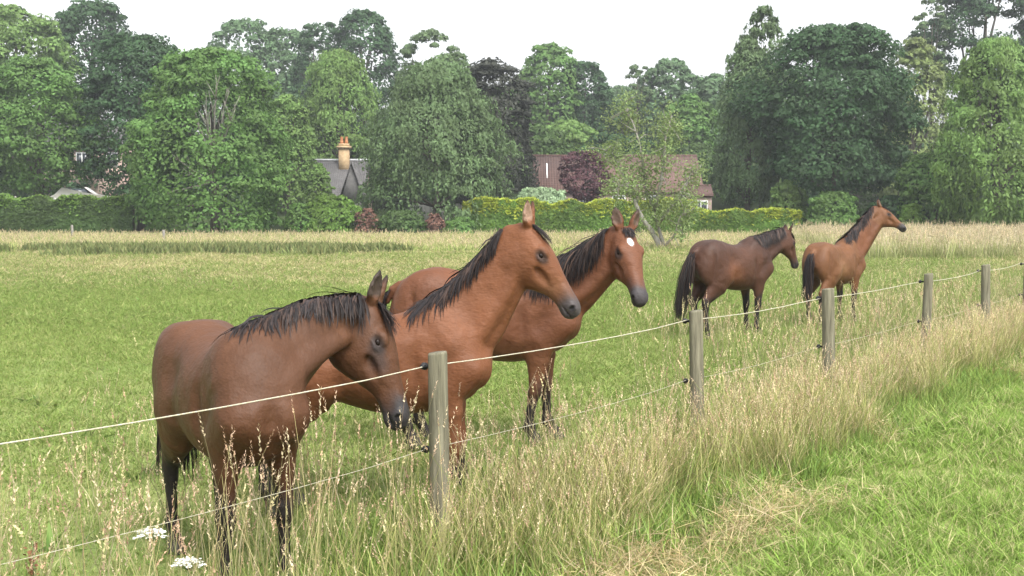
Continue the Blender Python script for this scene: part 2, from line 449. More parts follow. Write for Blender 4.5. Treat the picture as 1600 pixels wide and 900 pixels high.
def horse(label, base, yaw, s, lx, h, poll, muzzle, headscale, ref, neck_c, feet, coat, coat_dark, look, mane, tail, ear_dir=(-.80, .30, .62), croup_dz=0.0, fat=1.0, neck_w=1.0):
    """body in its own frame: x ahead, y to its left, z up, units of a horse 1.5 m at the withers"""
    rt = thing('horse', label, 'horse', (base[0], base[1], float(gz(*base))), yaw)
    bz = float(gz(*base)); cy, sy = math.cos(yaw), math.sin(yaw)
    W2L = np.array([[cy, sy, 0], [-sy, cy, 0], [0, 0, 1.0]])
    loc = lambda p: W2L @ (np.asarray(p, float) - np.array([base[0], base[1], bz])) / s
    ldir = lambda v: nrm(W2L @ np.asarray(v, float))
    hp, hm = loc(poll), loc(muzzle)
    ax = nrm(hm - hp); rf = ldir(ref); up = nrm(rf - rf.dot(ax) * ax); lf = np.cross(up, ax)
    HM = np.stack([ax, lf, up]); hs = headscale
    H = lambda t, y, z: hp + (np.array([t, y, z]) * hs) @ HM
    lim = np.array([(-0.95 * lx, -.48, -0.02), (1.0 * lx, .48, 1.62)])
    lim = np.vstack([lim, hp - .32, hp + .34, hm - .2, hm + .2])
    lo, hi = lim.min(0), lim.max(0); lo[2] = -0.02
    S = Sdf(lo, hi, h / s)
    # trunk
    z0 = croup_dz
    st = np.array([(-.80, 1.17 + z0, 1.02, .10), (-.76, 1.29 + z0, .96, .155), (-.68, 1.39 + z0, .90, .205), (-.55, 1.455 + z0, .86, .245), (-.42, 1.485 + z0, .83, .262), (-.28, 1.465 + z0, .80, .262), (-.12, 1.42 + z0 * .7, .745, .27),
                   (.05, 1.395 + z0 * .4, .70, .285), (.20, 1.405, .69, .278), (.33, 1.455, .70, .25), (.43, 1.485, .72, .225), (.54, 1.455, .76, .21), (.64, 1.37, .81, .19), (.705, 1.25, .89, .155), (.75, 1.12, .96, .105)])
    st[:, 0] *= lx; st[:, 3] *= fat
    S.prof((0, 0, 0), np.eye(3), st, 0.02)
    # neck
    p0 = np.array([.50 * lx, 0, 1.20]); p2 = H(.045, 0, -.055); pc = (p0 + p2) / 2 + np.asarray(neck_c, float)
    tau = np.linspace(0, 1, 31)[:, None]
    nk = (1 - tau) ** 2 * p0 + 2 * tau * (1 - tau) * pc + tau ** 2 * p2
    upn = nrm(np.array([-.55, 0, 1.0])); uend = nrm(up * .6 - ax * .8)
    nref = nrm((1 - tau) * upn + tau * uend)
    tq = tau[:, 0]
    NRV = pchip([0, .3, .6, 1], np.array([.295, .25, .20, .155]) * neck_w, tq); NRU = pchip([0, .3, .6, 1], [.17, .128, .100, .085], tq)
    S.limb(nk, NRU, NRV, nref, 0.07, 0)
    tn = nrm(np.gradient(nk, axis=0)); nv = nrm(nref - np.sum(nref * tn, 1)[:, None] * tn); nu = np.cross(tn, nv)
    for sg in (-1, 1):   # the long muscle under the side of the neck
        mm = nk + nu * sg * np.interp(tq, [0, .5, 1], [.125, .078, .055])[:, None] - nv * np.interp(tq, [0, .5, 1], [.12, .10, .07])[:, None]
        S.limb(mm[:-1], np.interp(tq[:-1], [0, 1], [.06, .03]), np.interp(tq[:-1], [0, 1], [.08, .04]), nv[:-1], 0.03, 0)
    # shoulders, breast, quarters
    for sg in (-1, 1):
        S.limb([(.36 * lx, sg * .12, 1.36), (.50 * lx, sg * .165, 1.18), (.645 * lx, sg * .165, 1.02)], [.055, .075, .07], [.10, .13, .10], (1, 0, .6), 0.06)
        S.limb([(.645 * lx, sg * .16, 1.02), (.43 * lx, sg * .17, .90)], [.075, .07], [.10, .09], (0, 0, 1), 0.05)
        S.ell((.695 * lx, sg * .085, 1.02), (.078, .08, .13), 0.05)
        S.ell((-.50 * lx, sg * .135, 1.22 + z0 * .8), (.22 * lx, .125, .225), 0.08)
        S.ell((-.64 * lx, sg * .13, 1.04), (.15, .105, .22), 0.07)
        S.ell((-.33 * lx, sg * .16, .96), (.12, .10, .17), 0.08)
    for sg in (-1, 1):
        S.ell((.29 * lx, sg * .296, 1.06), (.03, .05, .21), 0.05, None, True)            # behind the shoulder
        S.ell((-.20 * lx, sg * .295, 1.22 + z0 * .5), (.10, .045, .10), 0.08, None, True)  # hollow of the flank
        S.ell((-.60 * lx, sg * .247, 1.06), (.022, .03, .22), 0.045, None, True)             # between the thigh muscles
    S.ell((.815 * lx, 0, 1.02), (.045, .02, .13), 0.05, None, True)                          # middle of the breast
    # legs
    F = [((.60, .15, 1.05), .085, .11), ((.455, .160, .88), .078, .12), ((.465, .155, .72), .060, .088), ((.47, .15, .56), .044, .056), ((.475, .15, .50), .046, .052), ((.472, .15, .45), .045, .050), ((.462, .15, .395), .034, .040),
         ((.46, .15, .29), .026, .035), ((.46, .15, .20), .028, .037), ((.465, .15, .165), .036, .045), ((.495, .15, .105), .029, .034), ((.515, .15, .07), .044, .048), ((.54, .15, 0.005), .054, .062)]
    B = [((-.46, .13, 1.15), .12, .20), ((-.38, .165, .95), .125, .205), ((-.45, .16, .80), .098, .165), ((-.565, .15, .67), .064, .105), ((-.65, .145, .58), .045, .066), ((-.665, .145, .53), .045, .064), ((-.655, .145, .45), .037, .048),
         ((-.645, .145, .32), .029, .042), ((-.64, .145, .22), .031, .043), ((-.635, .145, .175), .038, .049), ((-.605, .145, .11), .031, .037), ((-.585, .145, .07), .045, .050), ((-.56, .145, 0.005), .055, .063)]
    legs = []
    for nm, (spec, sg) in {'fl': (F, 1), 'fr': (F, -1), 'hl': (B, 1), 'hr': (B, -1)}.items():
        dx, dy = feet.get(nm, (0, 0)); pts = []
        for (x, y, z), _, _ in spec:
            f = float(1 - sstep(0.0, 1.1, z)) if z < 1.1 else 0.0
            f = np.clip(1 - z / 1.05, 0, 1)
            pts.append((x * lx + dx * f, sg * y + dy * f, z))
        legs.append(np.array(pts))
        S.limb(pts, [a * 1.10 for _, a, _ in spec], [b * 1.10 for _, _, b in spec], (1, 0, .15), 0.055 if spec is F else 0.06, 0.01)
        if spec is B:   # point of the hock
            q = np.array(pts[4]); S.limb([q + (-.03, 0, -.02), q + (-.062, 0, .035)], [.022, .02], [.028, .022], (1, 0, 0), 0.03)
        else:           # the pad behind the knee and the elbow
            S.ell(np.array(pts[1]) + (-.06, 0, .02), (.05, .05, .07), 0.04)
        S.ell(np.array(pts[9]) + (-.035, 0, -.01), (.02, .022, .028), 0.02)
    # dock
    dk = np.array([-.785 * lx, 0, 1.295 + z0])
    S.limb([dk + (.06, 0, .03), dk, dk + (-.05, 0, -.10)], [.04, .034, .024], [.045, .034, .024], (1, 0, 0), 0.03)
    # head
    hst = np.array([(-.055, -.01, -.10, .035), (-.03, .025, -.125, .062), (.03, .05, -.165, .082), (.09, .058, -.245, .096), (.15, .062, -.270, .105), (.20, .060, -.262, .104), (.27, .050, -.222, .088), (.34, .036, -.168, .071),
                    (.42, .024, -.120, .056), (.48, .019, -.110, .055), (.535, .014, -.110, .057), (.575, .002, -.106, .051), (.605, -.022, -.082, .032)])
    hst = hst * hs
    S.prof(hp, HM, hst, 0.022, 2.3, 0.16)
    for sg in (-1, 1):
        S.ell(H(.125, sg * .066, -.142), np.array([.100, .034, .112]) * hs, 0.025, HM)          # cheek
        S.ell(H(.175, sg * .082, .022), np.array([.042, .020, .026]) * hs, 0.02, HM)            # brow
        S.limb([H(.24, sg * .078, -.045), H(.36, sg * .056, -.05)], .011 * hs, .014 * hs, up, 0.02)   # facial crest
        S.ell(H(.545, sg * .049, -.032), np.array([.032, .018, .026]) * hs, 0.015, HM)          # nostril wing
        S.ell(H(.19, sg * .104, -.006), np.array([.022, .012, .014]) * hs, 0.012, HM, True)     # eye socket
        S.ell(H(.200, sg * .100, -.024), np.array([.028, .010, .008]) * hs, 0.014, HM)          # lower lid
    for sg in (-1, 1):
        S.ell(H(.030, sg * .118, -.165), np.array([.016, .026, .060]) * hs, 0.035, HM, True)   # behind the jaw
        S.ell(H(.105, sg * .101, .036), np.array([.034, .020, .018]) * hs, 0.03, HM, True)   # above the eye
        S.ell(H(.30, sg * .082, -.075), np.array([.07, .018, .022]) * hs, 0.03, HM, True)     # below the cheek ridge
        S.ell(H(.553, sg * .067, -.034), np.array([.014, .016, .022]) * hs, 0.008, HM, True)    # nostril
        S.ell(H(.56, sg * .045, -.078), np.array([.055, .025, .0045]) * hs, 0.006, HM, True)    # mouth
    S.ell(H(.545, 0, -.098), np.array([.04, .032, .018]) * hs, 0.015, HM)                       # chin
    e0 = nrm(np.asarray(ear_dir, float))
    ears = []
    for sg in (-1, 1):
        d = nrm(np.array([e0[0], sg * e0[1], e0[2]]) @ HM)
        b0 = H(-.012, sg * .050, .030); w = nrm(np.cross(d, ax)); fr = np.cross(w, d)
        tt = np.array([0, .25, .5, .75, 1.0]); L = .155 * hs
        pts = b0 + d * (tt * L)[:, None] + lf * sg * (np.sin(tt * 3.1) * .008)[:, None]
        S.limb(pts, np.array([.033, .044, .043, .029, .006]) * hs, np.array([.029, .024, .020, .014, .005]) * hs, fr, 0.012, 0.008)
        open_ = nrm(ax * .5 + up * .5 + lf * sg * .7); open_ = nrm(open_ - open_.dot(d) * d)
        wv = np.cross(d, open_)
        S.ell(b0 + d * .075 * hs + open_ * .024 * hs, np.array([.030, .058, .018]) * hs, 0.006, np.stack([wv, d, open_]), True)
        ears.append((b0, d, L, open_))
    V, Q = S.mesh()
    # coat colour: points black, muzzle, ears, markings; back, neck, belly and flank toned separately
    C = np.tile(np.asarray(coat, float), (len(V), 1)); dark = np.asarray(coat_dark, float)
    def paint(w, c):
        nonlocal C
        w = np.clip(w, 0, 1)[:, None]; C = C * (1 - w) + np.asarray(c, float) * w
    q = (V - hp) @ HM.T / hs
    dn = np.min(np.linalg.norm(V[:, None, :] - nk[None], axis=2), axis=1)
    inhead = (q[:, 0] > -.08) & (q[:, 0] < .68) & (np.abs(q[:, 1]) < .16) & (q[:, 2] > -.26) & (q[:, 2] < .2)
    wob = np.sin(V[:, 0] * 31 + V[:, 1] * 17) * .02 + np.sin(V[:, 2] * 23 + V[:, 1] * 41) * .02
    low = (~inhead)
    k1, k0 = look.get('points', (.62, .44))
    if 'belly' in look: paint((1 - sstep(.72, .95, V[:, 2] + wob)) * low * .8, look['belly'])
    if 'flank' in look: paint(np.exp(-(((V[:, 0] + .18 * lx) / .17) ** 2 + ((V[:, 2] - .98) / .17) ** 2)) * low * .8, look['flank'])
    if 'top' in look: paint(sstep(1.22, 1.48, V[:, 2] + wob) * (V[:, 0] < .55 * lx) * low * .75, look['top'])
    if 'neck' in look: paint((1 - sstep(.2, .34, dn)) * (V[:, 0] > .45) * (~inhead) * .7, look['neck'])
    paint((1 - sstep(k0, k1, V[:, 2] + wob * 1.5)) * low, dark)
    paint((1 - sstep(.06, .085, V[:, 2])) * low, (.05, .045, .04))
    # head
    if 'face' in look: paint(sstep(.0, .12, q[:, 0]) * inhead * (1 - sstep(.02, .10, np.abs(q[:, 2] + .02))) * 0.0, look['face'])
    paint(sstep(.40, .52, q[:, 0] + wob * .8) * inhead, look.get('muzzle', (.035, .032, .033)))
    if 'mealy' in look: paint(np.exp(-((q[:, 0] - .40) / .07) ** 2) * inhead * sstep(.05, -.10, q[:, 2]) * .6, look['mealy'])
    ed = np.sqrt(((q[:, 0] - .20) / 1.5) ** 2 + (q[:, 2] + .005) ** 2)
    paint((1 - sstep(.020, .044, ed)) * inhead * (np.abs(q[:, 1]) > .05) * .85, (.020, .014, .012))
    if 'eye_patch' in look:
        e2 = np.sqrt(((q[:, 0] - .26) / 1.9) ** 2 + (q[:, 2] + .03) ** 2)
        paint((1 - sstep(.015, .060, e2)) * inhead * look['eye_patch'], (.035, .032, .034))
    if 'star' in look:
        t0, y0, rt_, ry = look['star']
        paint((1 - sstep(.8, 1.15, np.sqrt(((q[:, 0] - t0) / rt_) ** 2 + ((q[:, 1] - y0) / ry) ** 2))) * inhead * (q[:, 2] > .02), (.75, .72, .68))
    nd = np.sqrt((q[:, 0] - .553) ** 2 + (q[:, 2] + .034) ** 2)
    paint((1 - sstep(.012, .026, nd)) * inhead * (np.abs(q[:, 1]) > .03), (.006, .005, .005))
    for b0, d, L, op in ears:
        a = (V - b0) @ d; r = np.linalg.norm((V - b0) - a[:, None] * d, axis=1)
        ine = (r < .07 * hs) & (a > .02)
        paint(sstep(.35 * L, 1.0 * L, a) * ine * look.get('ear_dark', .9), dark)
        paint(((V - b0) @ op > .006) * ine * sstep(.02, .05, a) * (1 - sstep(.7 * L, L, a)) * .8, look.get('ear_in', (.10, .07, .055)))
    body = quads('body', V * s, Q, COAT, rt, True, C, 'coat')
    # eyes
    for sg in (-1, 1):
        u = np.linspace(0, math.pi, 9); w = np.linspace(0, 2 * math.pi, 13)[:-1]
        sp = np.stack([np.outer(np.sin(u), np.cos(w)), np.outer(np.sin(u), np.sin(w)), np.outer(np.cos(u), np.ones(12))], -1).reshape(-1, 3)
        Qe = [(i * 12 + j, (i + 1) * 12 + j, (i + 1) * 12 + (j + 1) % 12, i * 12 + (j + 1) % 12) for i in range(8) for j in range(12)]
        quads('eye', (H(.19, sg * .0895, -.006) + (sp * np.array([.019, .0145, .0145]) * hs) @ HM) * s, Qe, EYE, body, True)
    # hair
    r = np.random.default_rng(int(abs(base[0]) * 1000))
    def locks(root, d0, length, grav, m=7, push=True, wob=.25, lift=.006):
        n = len(root); pts = np.zeros((n, m, 3)); p = root.copy(); d = nrm(d0); pts[:, 0] = p
        st_ = (length / (m - 1))[:, None]
        for i in range(1, m):
            d = nrm(d + np.array([0, 0, -1.0]) * grav + r.normal(0, wob * .25, (n, 3)))
            p = p + d * st_
            if push:
                v, g = S.sample(p)
                near = (v < lift * 1.6)
                p = p + np.where(near, np.maximum(lift + r.random(n) * .012 - v, 0), 0)[:, None] * g
            pts[:, i] = p
        return pts
    hc0 = np.asarray(mane.get('col', (.016, .014, .015)), float)
    def hcol(n): return hc0 * (0.7 + 0.7 * r.random((n, 1))) + r.random((n, 1)) ** 3 * np.array([.045, .024, .014])
    # mane along the crest, in front of the withers up to the poll
    n = 3 * mane.get('n', 520)
    tt = r.uniform(mane.get('t0', .16), 1.0, n)
    crest = nk + nv * NRV[:, None] * .94
    root = np.stack([np.interp(tt, tq, crest[:, c]) for c in range(3)], 1); nvv = nrm(np.stack([np.interp(tt, tq, nv[:, c]) for c in range(3)], 1))
    nuu = nrm(np.stack([np.interp(tt, tq, nu[:, c]) for c in range(3)], 1)); tnn = nrm(np.stack([np.interp(tt, tq, tn[:, c]) for c in range(3)], 1))
    vv, gg = S.sample(root)
    root = root - gg * (vv + .006)[:, None] + nuu * r.normal(0, .014, (n, 1))
    sd_ = np.where(r.random(n) < mane.get('both', .12), -1, 1) * mane.get('side', -1)
    # nu may point either way: make side +1 the animal's left
    lefts = np.sign(nuu[:, 1] + 1e-6) if abs(nuu[:, 1]).mean() > .3 else np.ones(n)
    d0 = nvv * mane.get('lift', .55) * .55 + nuu * (sd_ * lefts)[:, None] * 1.0 - tnn * mane.get('back', .35) + r.normal(0, .16, (n, 3))
    clump = vnoise(tt * 1.0, tt * 0, mane.get('freq', 15.), 5)[:, None] * .6 + vnoise(tt, tt * 0, 37., 8)[:, None] * .4; d0 = d0 + (clump - .5) * tnn * 1.3
    ln = 1.12 * (mane.get('len', .24) * (0.30 + .55 * r.random(n) + .85 * clump[:, 0]) * np.interp(tt, [0, .15, .8, 1], mane.get('prof', [.8, 1, 1, .7])))
    fly = (r.random((n, 1)) < mane.get('fly', .02)); d0 = np.where(fly, d0 + nvv * .5 - tnn * .8, d0)
    pts = locks(root, d0, ln, mane.get('grav', .42) * (.7 + .6 * clump) * np.where(fly, .35, 1), wob=.45)
    ribbons(pts * s, .0085 * s * (0.5 + r.random(n) ** 2 * 1.6), nrm(nvv * .6 + nuu * (sd_ * lefts)[:, None] * .8), hcol(n), 'mane', rt)
    # forelock
    n = 2 * mane.get('fore', 60)
    if n:
        root = np.array([H(-.01 + r.random() * .04, r.normal(0, .022), .045) for _ in range(n)])
        vv, gg = S.sample(root); root = root - gg * (vv + .004)[:, None]
        fs = mane.get('fore_side', 0.0)
        d0 = ax * .9 + up * .35 + lf * fs + r.normal(0, .18, (n, 3))
        pts = locks(root, d0, mane.get('fore_len', .17) * (.5 + .7 * r.random(n)), .12, wob=.2)
        ribbons(pts * s, .007 * s * (0.6 + r.random(n)), np.tile(up, (n, 1)), hcol(n), 'forelock', rt)
    # tail
    n = 2 * tail.get('n', 420)
    a = r.random(n); root = dk + np.array([-.015, 0, .0]) + np.stack([-.055 * a, r.normal(0, .022, n), .01 - .13 * a], 1)
    sw = np.asarray(tail.get('swing', (0, 0)), float)
    d0 = np.stack([-.75 + .5 * r.random(n) + sw[0], r.normal(0, .30, n) + sw[1], np.full(n, -.35)], 1)
    ln = tail.get('len', .78) * (.55 + .5 * r.random(n))
    gcurve = tail.get('grav', .55)
    m = 9; pts = np.zeros((n, m, 3)); p = root.copy(); d = nrm(d0); pts[:, 0] = p
    for i in range(1, m):
        d = nrm(d + np.array([sw[0] * .25, sw[1] * .25, -gcurve]) + r.normal(0, .05, (n, 3)))
        p = p + d * (ln / (m - 1))[:, None]
        v, g = S.sample(p); p = p + np.where(v < .012, .012 + .02 * r.random(n) - v, 0)[:, None] * g
        # the hair gathers again below the dock
        cen = p.mean(0); p[:, :2] += (cen[:2] - p[:, :2]) * (.07 if i < 6 else -.02)
        pts[:, i] = p
    out = p - root; fc = nrm(np.stack([-np.ones(n), r.normal(0, .7, n), np.zeros(n)], 1))
    ribbons(pts * s, .010 * s * (.5 + r.random(n)), fc, hcol(n), 'tail', rt)
    return rt

BAY, BAY_DARK = (.235, .088, .034), (.016, .012, .011)
horse('dark brown bay horse nearest the camera, lowering its head at the wire',
      (-1.66, 6.62), R(-58), 1.0, 1.0, 0.0095, P(577, 478, 6.80), P(634, 640, 6.72), 1.23, (.95, -.02, .30), (-.02, -.02, .16),
      {'fl': (.02, .02), 'fr': (-.05, 0), 'hl': (.06, 0), 'hr': (-.02, .0)}, (.080, .0335, .0155), BAY_DARK,
      {'points': (.74, .48), 'eye_patch': .55, 'top': (.105, .047, .025), 'neck': (.068, .030, .0150), 'ear_dark': 1.0, 'ear_in': (.05, .04, .035)},
      {'n': 620, 'fly': .012, 't0': .20, 'side': -1, 'len': .18, 'lift': .6, 'grav': .34, 'both': .25, 'back': 1.1, 'fore': 80, 'fore_len': .20, 'fore_side': -.35, 'prof': [1.5, 1.1, .9, 1.0]},
      {'len': .85}, croup_dz=-.02, fat=1.0, neck_w=.84)
horse('bright bay horse with black mane standing side on behind the first post',
      (-.97, 7.95), R(0), 0.985, 1.09, 0.0095, P(822, 358, 7.93), P(894, 462, 7.89), 1.16, (.75, -.12, .65), (.02, 0, -.035),
      {'fl': (.16, 0), 'fr': (.13, 0), 'hl': (.05, 0), 'hr': (-.05, 0)}, (.140, .053, .0225), BAY_DARK,
      {'points': (.52, .34), 'mealy': (.19, .095, .05), 'belly': (.145, .058, .025), 'ear_dark': .7, 'ear_in': (.30, .2, .15), 'muzzle': (.06, .052, .052)},
      {'n': 560, 'side': 1, 'len': .20, 'both': .38, 'lift': .8, 'back': .7, 'fore': 60, 'fore_len': .16, 'prof': [1.5, 1.3, .8, .7]}, {'len': .8}, croup_dz=-.04, neck_w=1.06)
horse('bay horse with a white star on its forehead, facing the camera',
      (-.21, 9.6), R(0), 1.0, 1.0, 0.0105, P(975, 362, 9.42), P(1000, 449, 9.13), 1.13, (.42, -.85, .65), (.03, 0, -.04),
      {'fl': (.06, 0), 'fr': (-.13, 0), 'hl': (.06, 0), 'hr': (-.04, 0)}, (.118, .045, .021), BAY_DARK,
      {'points': (.60, .36), 'star': (.135, -.012, .036, .022), 'belly': (.13, .054, .025), 'ear_dark': .95, 'muzzle': (.045, .04, .042)},
      {'n': 560, 'side': -1, 'len': .30, 'both': .1, 'lift': .5, 'back': .5, 'fore': 40, 'fore_len': .10}, {'len': .9}, neck_w=1.02)
horse('dark brown horse with long black tail, head lowered behind another horse',
      (3.33, 17.5), R(36), 1.0, 1.0, 0.014, P(1229, 364, 18.1), P(1249, 424, 18.2), .96, (.8, .45, .2), (.0, 0, .02),
      {'fl': (.07, 0), 'fr': (-.05, 0), 'hl': (.05, 0), 'hr': (-.04, 0)}, (.062, .026, .0145), (.012, .009, .009),
      {'points': (.72, .50), 'flank': (.145, .057, .026), 'top': (.045, .024, .018), 'neck': (.032, .014, .009), 'muzzle': (.03, .025, .025)},
      {'n': 420, 'side': -1, 'len': .20, 'both': .3, 'fore': 30}, {'n': 460, 'len': 1.0, 'swing': (-.06, .10), 'grav': .62})
horse('light bay horse seen from behind, holding its head high to the right',
      (5.38, 19.2), R(47), 0.95, 1.04, 0.014, P(1374, 326, 19.75), P(1421, 359, 19.65), 1.0, (.55, 0, .85), (.0, 0, -.03),
      {'fl': (.05, 0), 'fr': (-.05, 0), 'hl': (.06, 0), 'hr': (-.08, 0)}, (.128, .055, .023), BAY_DARK,
      {'points': (.66, .46), 'flank': (.20, .105, .05), 'neck': (.118, .044, .020), 'muzzle': (.05, .045, .045), 'ear_dark': .4},
      {'n': 420, 'side': 1, 'len': .20, 'both': .3, 'fore': 20, 'lift': .8}, {'n': 380, 'len': .75, 'grav': .8}, croup_dz=-.02, neck_w=1.1)

# ------------------------------------------------------------------ the fence
FD = np.array([.593, .805]); FN = np.array([.805, -.593])       # along the fence; towards the camera's side
POST0 = P(689, 854, 6.74)[:2]
def fence_pt(s_, q_, z=0.0):
    p = POST0 + FD * s_ + FN * q_
    return np.array([p[0], p[1], z])
WOOD = rough_mat('weathered_post_wood', (.075, .068, .045), (.25, .235, .165), 5.0, 0.92, 0.9, (6, 6, .5), 9.0, dist=0.02)
BLACK = rough_mat('black_insulator_plastic', (.012, .012, .013), (.025, .025, .026), 20, .45, .05)
WIRE = rough_mat('braided_fence_rope', (.36, .32, .20), (.52, .50, .43), 60, .6, .3, (1, 1, 1), dist=.002)
POST_S = {-1: -3.0, 0: 0.0, 1: 3.24, 2: 6.11, 3: 9.25, 4: 12.1, 5: 14.5, 6: 17.4, 7: 20.4, 8: 23.4, 9: 26.4}
def post(i, label, lean, hgt):
    p = fence_pt(POST_S[i], 0)
    t = thing('fence_post', label, 'fence post', p, 0, 'posts of the electric fence')
    r0 = .058 + .004 * math.sin(i * 3.7); n = 24; zs = [-.25, 0, .2, .45, .7, .95, hgt - .012, hgt]
    a = np.arange(n) / n * 2 * math.pi; pr = np.random.default_rng(i + 40); w = pr.normal(0, .0016, n)
    V = []
    for k, z in enumerate(zs):
        rr = (r0 + w + pr.normal(0, .0006, n)) * (1.06 - .08 * z) * (.93 if k == len(zs) - 1 else 1)
        V += [(math.cos(x) * q_ + lean[0] * z, math.sin(x) * q_ + lean[1] * z, z + (.006 * math.cos(x) if k >= 6 else 0)) for x, q_ in zip(a, rr)]
    Q = [(k * n + j, k * n + (j + 1) % n, (k + 1) * n + (j + 1) % n, (k + 1) * n + j) for k in range(len(zs) - 1) for j in range(n)]
    b = len(V); V.append((lean[0] * hgt, lean[1] * hgt, hgt)); o = (len(zs) - 1) * n
    Q += [(b, o + j, o + j + 1, o + (j + 2) % n) for j in range(0, n, 2)]
    quads('post', V, Q, WOOD, t)
    for z in (1.06, .57):
        mb = MB(); c = np.array([-.805 * r0 + lean[0] * z, .593 * r0 + lean[1] * z, z]); d = np.array([-.805, .593, 0])
        mb.tube([c - d * .01, c + d * .03, c + d * .034, c + d * .055], [.010, .010, .022, .022], 10)
        f3 = np.array([FD[0], FD[1], 0])
        mb.tube([c + d * .045 - f3 * .03, c + d * .045 - f3 * .012, c + d * .045 + f3 * .012, c + d * .045 + f3 * .03], [.012, .019, .019, .012], 10)
        mb.build('insulator', BLACK, t, True)
    return t
PL = ['weathered round wooden post in front of the bright bay horse', 'weathered post standing in front of the dark brown horse',
      'weathered post below the light bay horse seen from behind', 'first post to the right of the light bay horse',
      'fifth post, small, between the fourth post and the last ones', 'small distant post by the right edge of the photo',
      'far post of the same fence beyond the right edge']
post(-1, 'fence post just outside the left edge of the picture', (0, 0), 1.15)
for i, l_ in enumerate(PL[:6]):
    post(i, l_, ((-.012, 0), (-.02, .02), (-.03, 0), (.022, 0), (-.022, 0), (.015, 0))[i], (1.15, 1.15, 1.16, 1.16, 1.15, 1.16)[i])
for j, (z, rad, nm, lb) in enumerate([(1.06, .0036, 'fence_wire', 'pale electric fence rope, the upper strand across the horses'), (.57, .0016, 'fence_wire', 'thin grey electric wire, the lower strand near the grass')]):
    mb = MB(); pts = []
    for i in range(-1, 9):
        for k in range(6):
            f = k / 6; pts.append(fence_pt(POST_S[i] * (1 - f) + POST_S[i + 1] * f, -.105, z - .025 * 4 * f * (1 - f) * (1 + .3 * math.sin(i * 2.1)) + .01 * math.sin(i * 1.7)))
    mb.tube(pts, rad, 8)
    tag(mb.build(nm, WIRE, None, True), lb, 'wire')

# ------------------------------------------------------------------ grass
GRASS = attr_mat('grass_blades', .7, .2, .3, .3, inst=True)
GRASS_SHORT = attr_mat('short_grass_blades', .8, .12, .16, .35, inst=.10)
SRC = bpy.data.collections.new('grass_sources')                 # tufts used by the node instances only
def tuft(n, h0, h1, spread, width, lean, base, tips, heads=0.0, head_col=((.42, .33, .2),), head_len=.09, head_w=.011, seed=0, seg=4, mat=None):
    r = np.random.default_rng(seed)
    mbV, mbQ, mbC, nv = [], [], [], 0
    for _ in range(n):
        a = r.random() * 6.283; rad = spread * math.sqrt(r.random()); hgt = r.uniform(h0, h1)
        root = np.array([rad * math.cos(a), rad * math.sin(a), -.02]); la = r.random() * 6.283
        ln = lean * (0.3 + r.random()) * hgt; w = width * r.uniform(.7, 1.3)
        stem = r.random() < heads
        if stem: hgt *= 1.15; ln *= .55; w *= .6
        t = np.linspace(0, 1, seg)
        c = root + np.stack([np.cos(la) * ln * t ** 2, np.sin(la) * ln * t ** 2, hgt * (t - .18 * ln / hgt * t ** 2)], 1)
        fa = r.random() * 6.283; sd = np.array([math.cos(fa), math.sin(fa), 0])
        ww = w * (np.array([.8, 1, .8, .5]) if stem else np.array([.8, 1.0, .75, .06])) if seg == 4 else w * np.linspace(1, .1, seg)
        V = np.stack([c - sd * ww[:, None] / 2, c + sd * ww[:, None] / 2], 1).reshape(-1, 3)
        tip = np.array(tips[r.integers(len(tips))]); bs = np.array(base)
        cc = bs + (tip - bs) * np.clip(t * 1.3, 0, 1)[:, None]
        mbV.append(V); mbC.append(np.repeat(cc, 2, 0)); mbQ.append(np.array([(2 * k, 2 * k + 1, 2 * k + 3, 2 * k + 2) for k in range(seg - 1)]) + nv); nv += len(V)
        if stem:
            d = nrm(c[-1] - c[-2]); hc = np.array(head_col[r.integers(len(head_col))]) * r.uniform(.8, 1.2)
            m = 11; fl = head_len * r.uniform(.7, 1.3)
            for k in range(m):
                f = k / (m - 1); p = c[-1] + d * (f - .35) * fl
                o = nrm(np.cross(d, r.normal(0, 1, 3))); e = head_w * (1.1 - .75 * f) * r.uniform(.7, 1.3); q = nrm(d + o * r.uniform(.25, .8)); L = fl * .16
                x = np.cross(q, o); x = nrm(x)
                V = np.array([p, p + q * L * .5 + x * e * .5, p + q * L + o * e * .4, p + q * L * .5 - x * e * .5])
                mbV.append(V); mbC.append(np.tile(hc, (4, 1))); mbQ.append(np.array([(0, 1, 2, 3)]) + nv); nv += 4
    o = quads('tuft', np.vstack(mbV), np.vstack(mbQ), mat or GRASS, None, False, np.vstack(mbC))
    COL.objects.unlink(o)
    return o

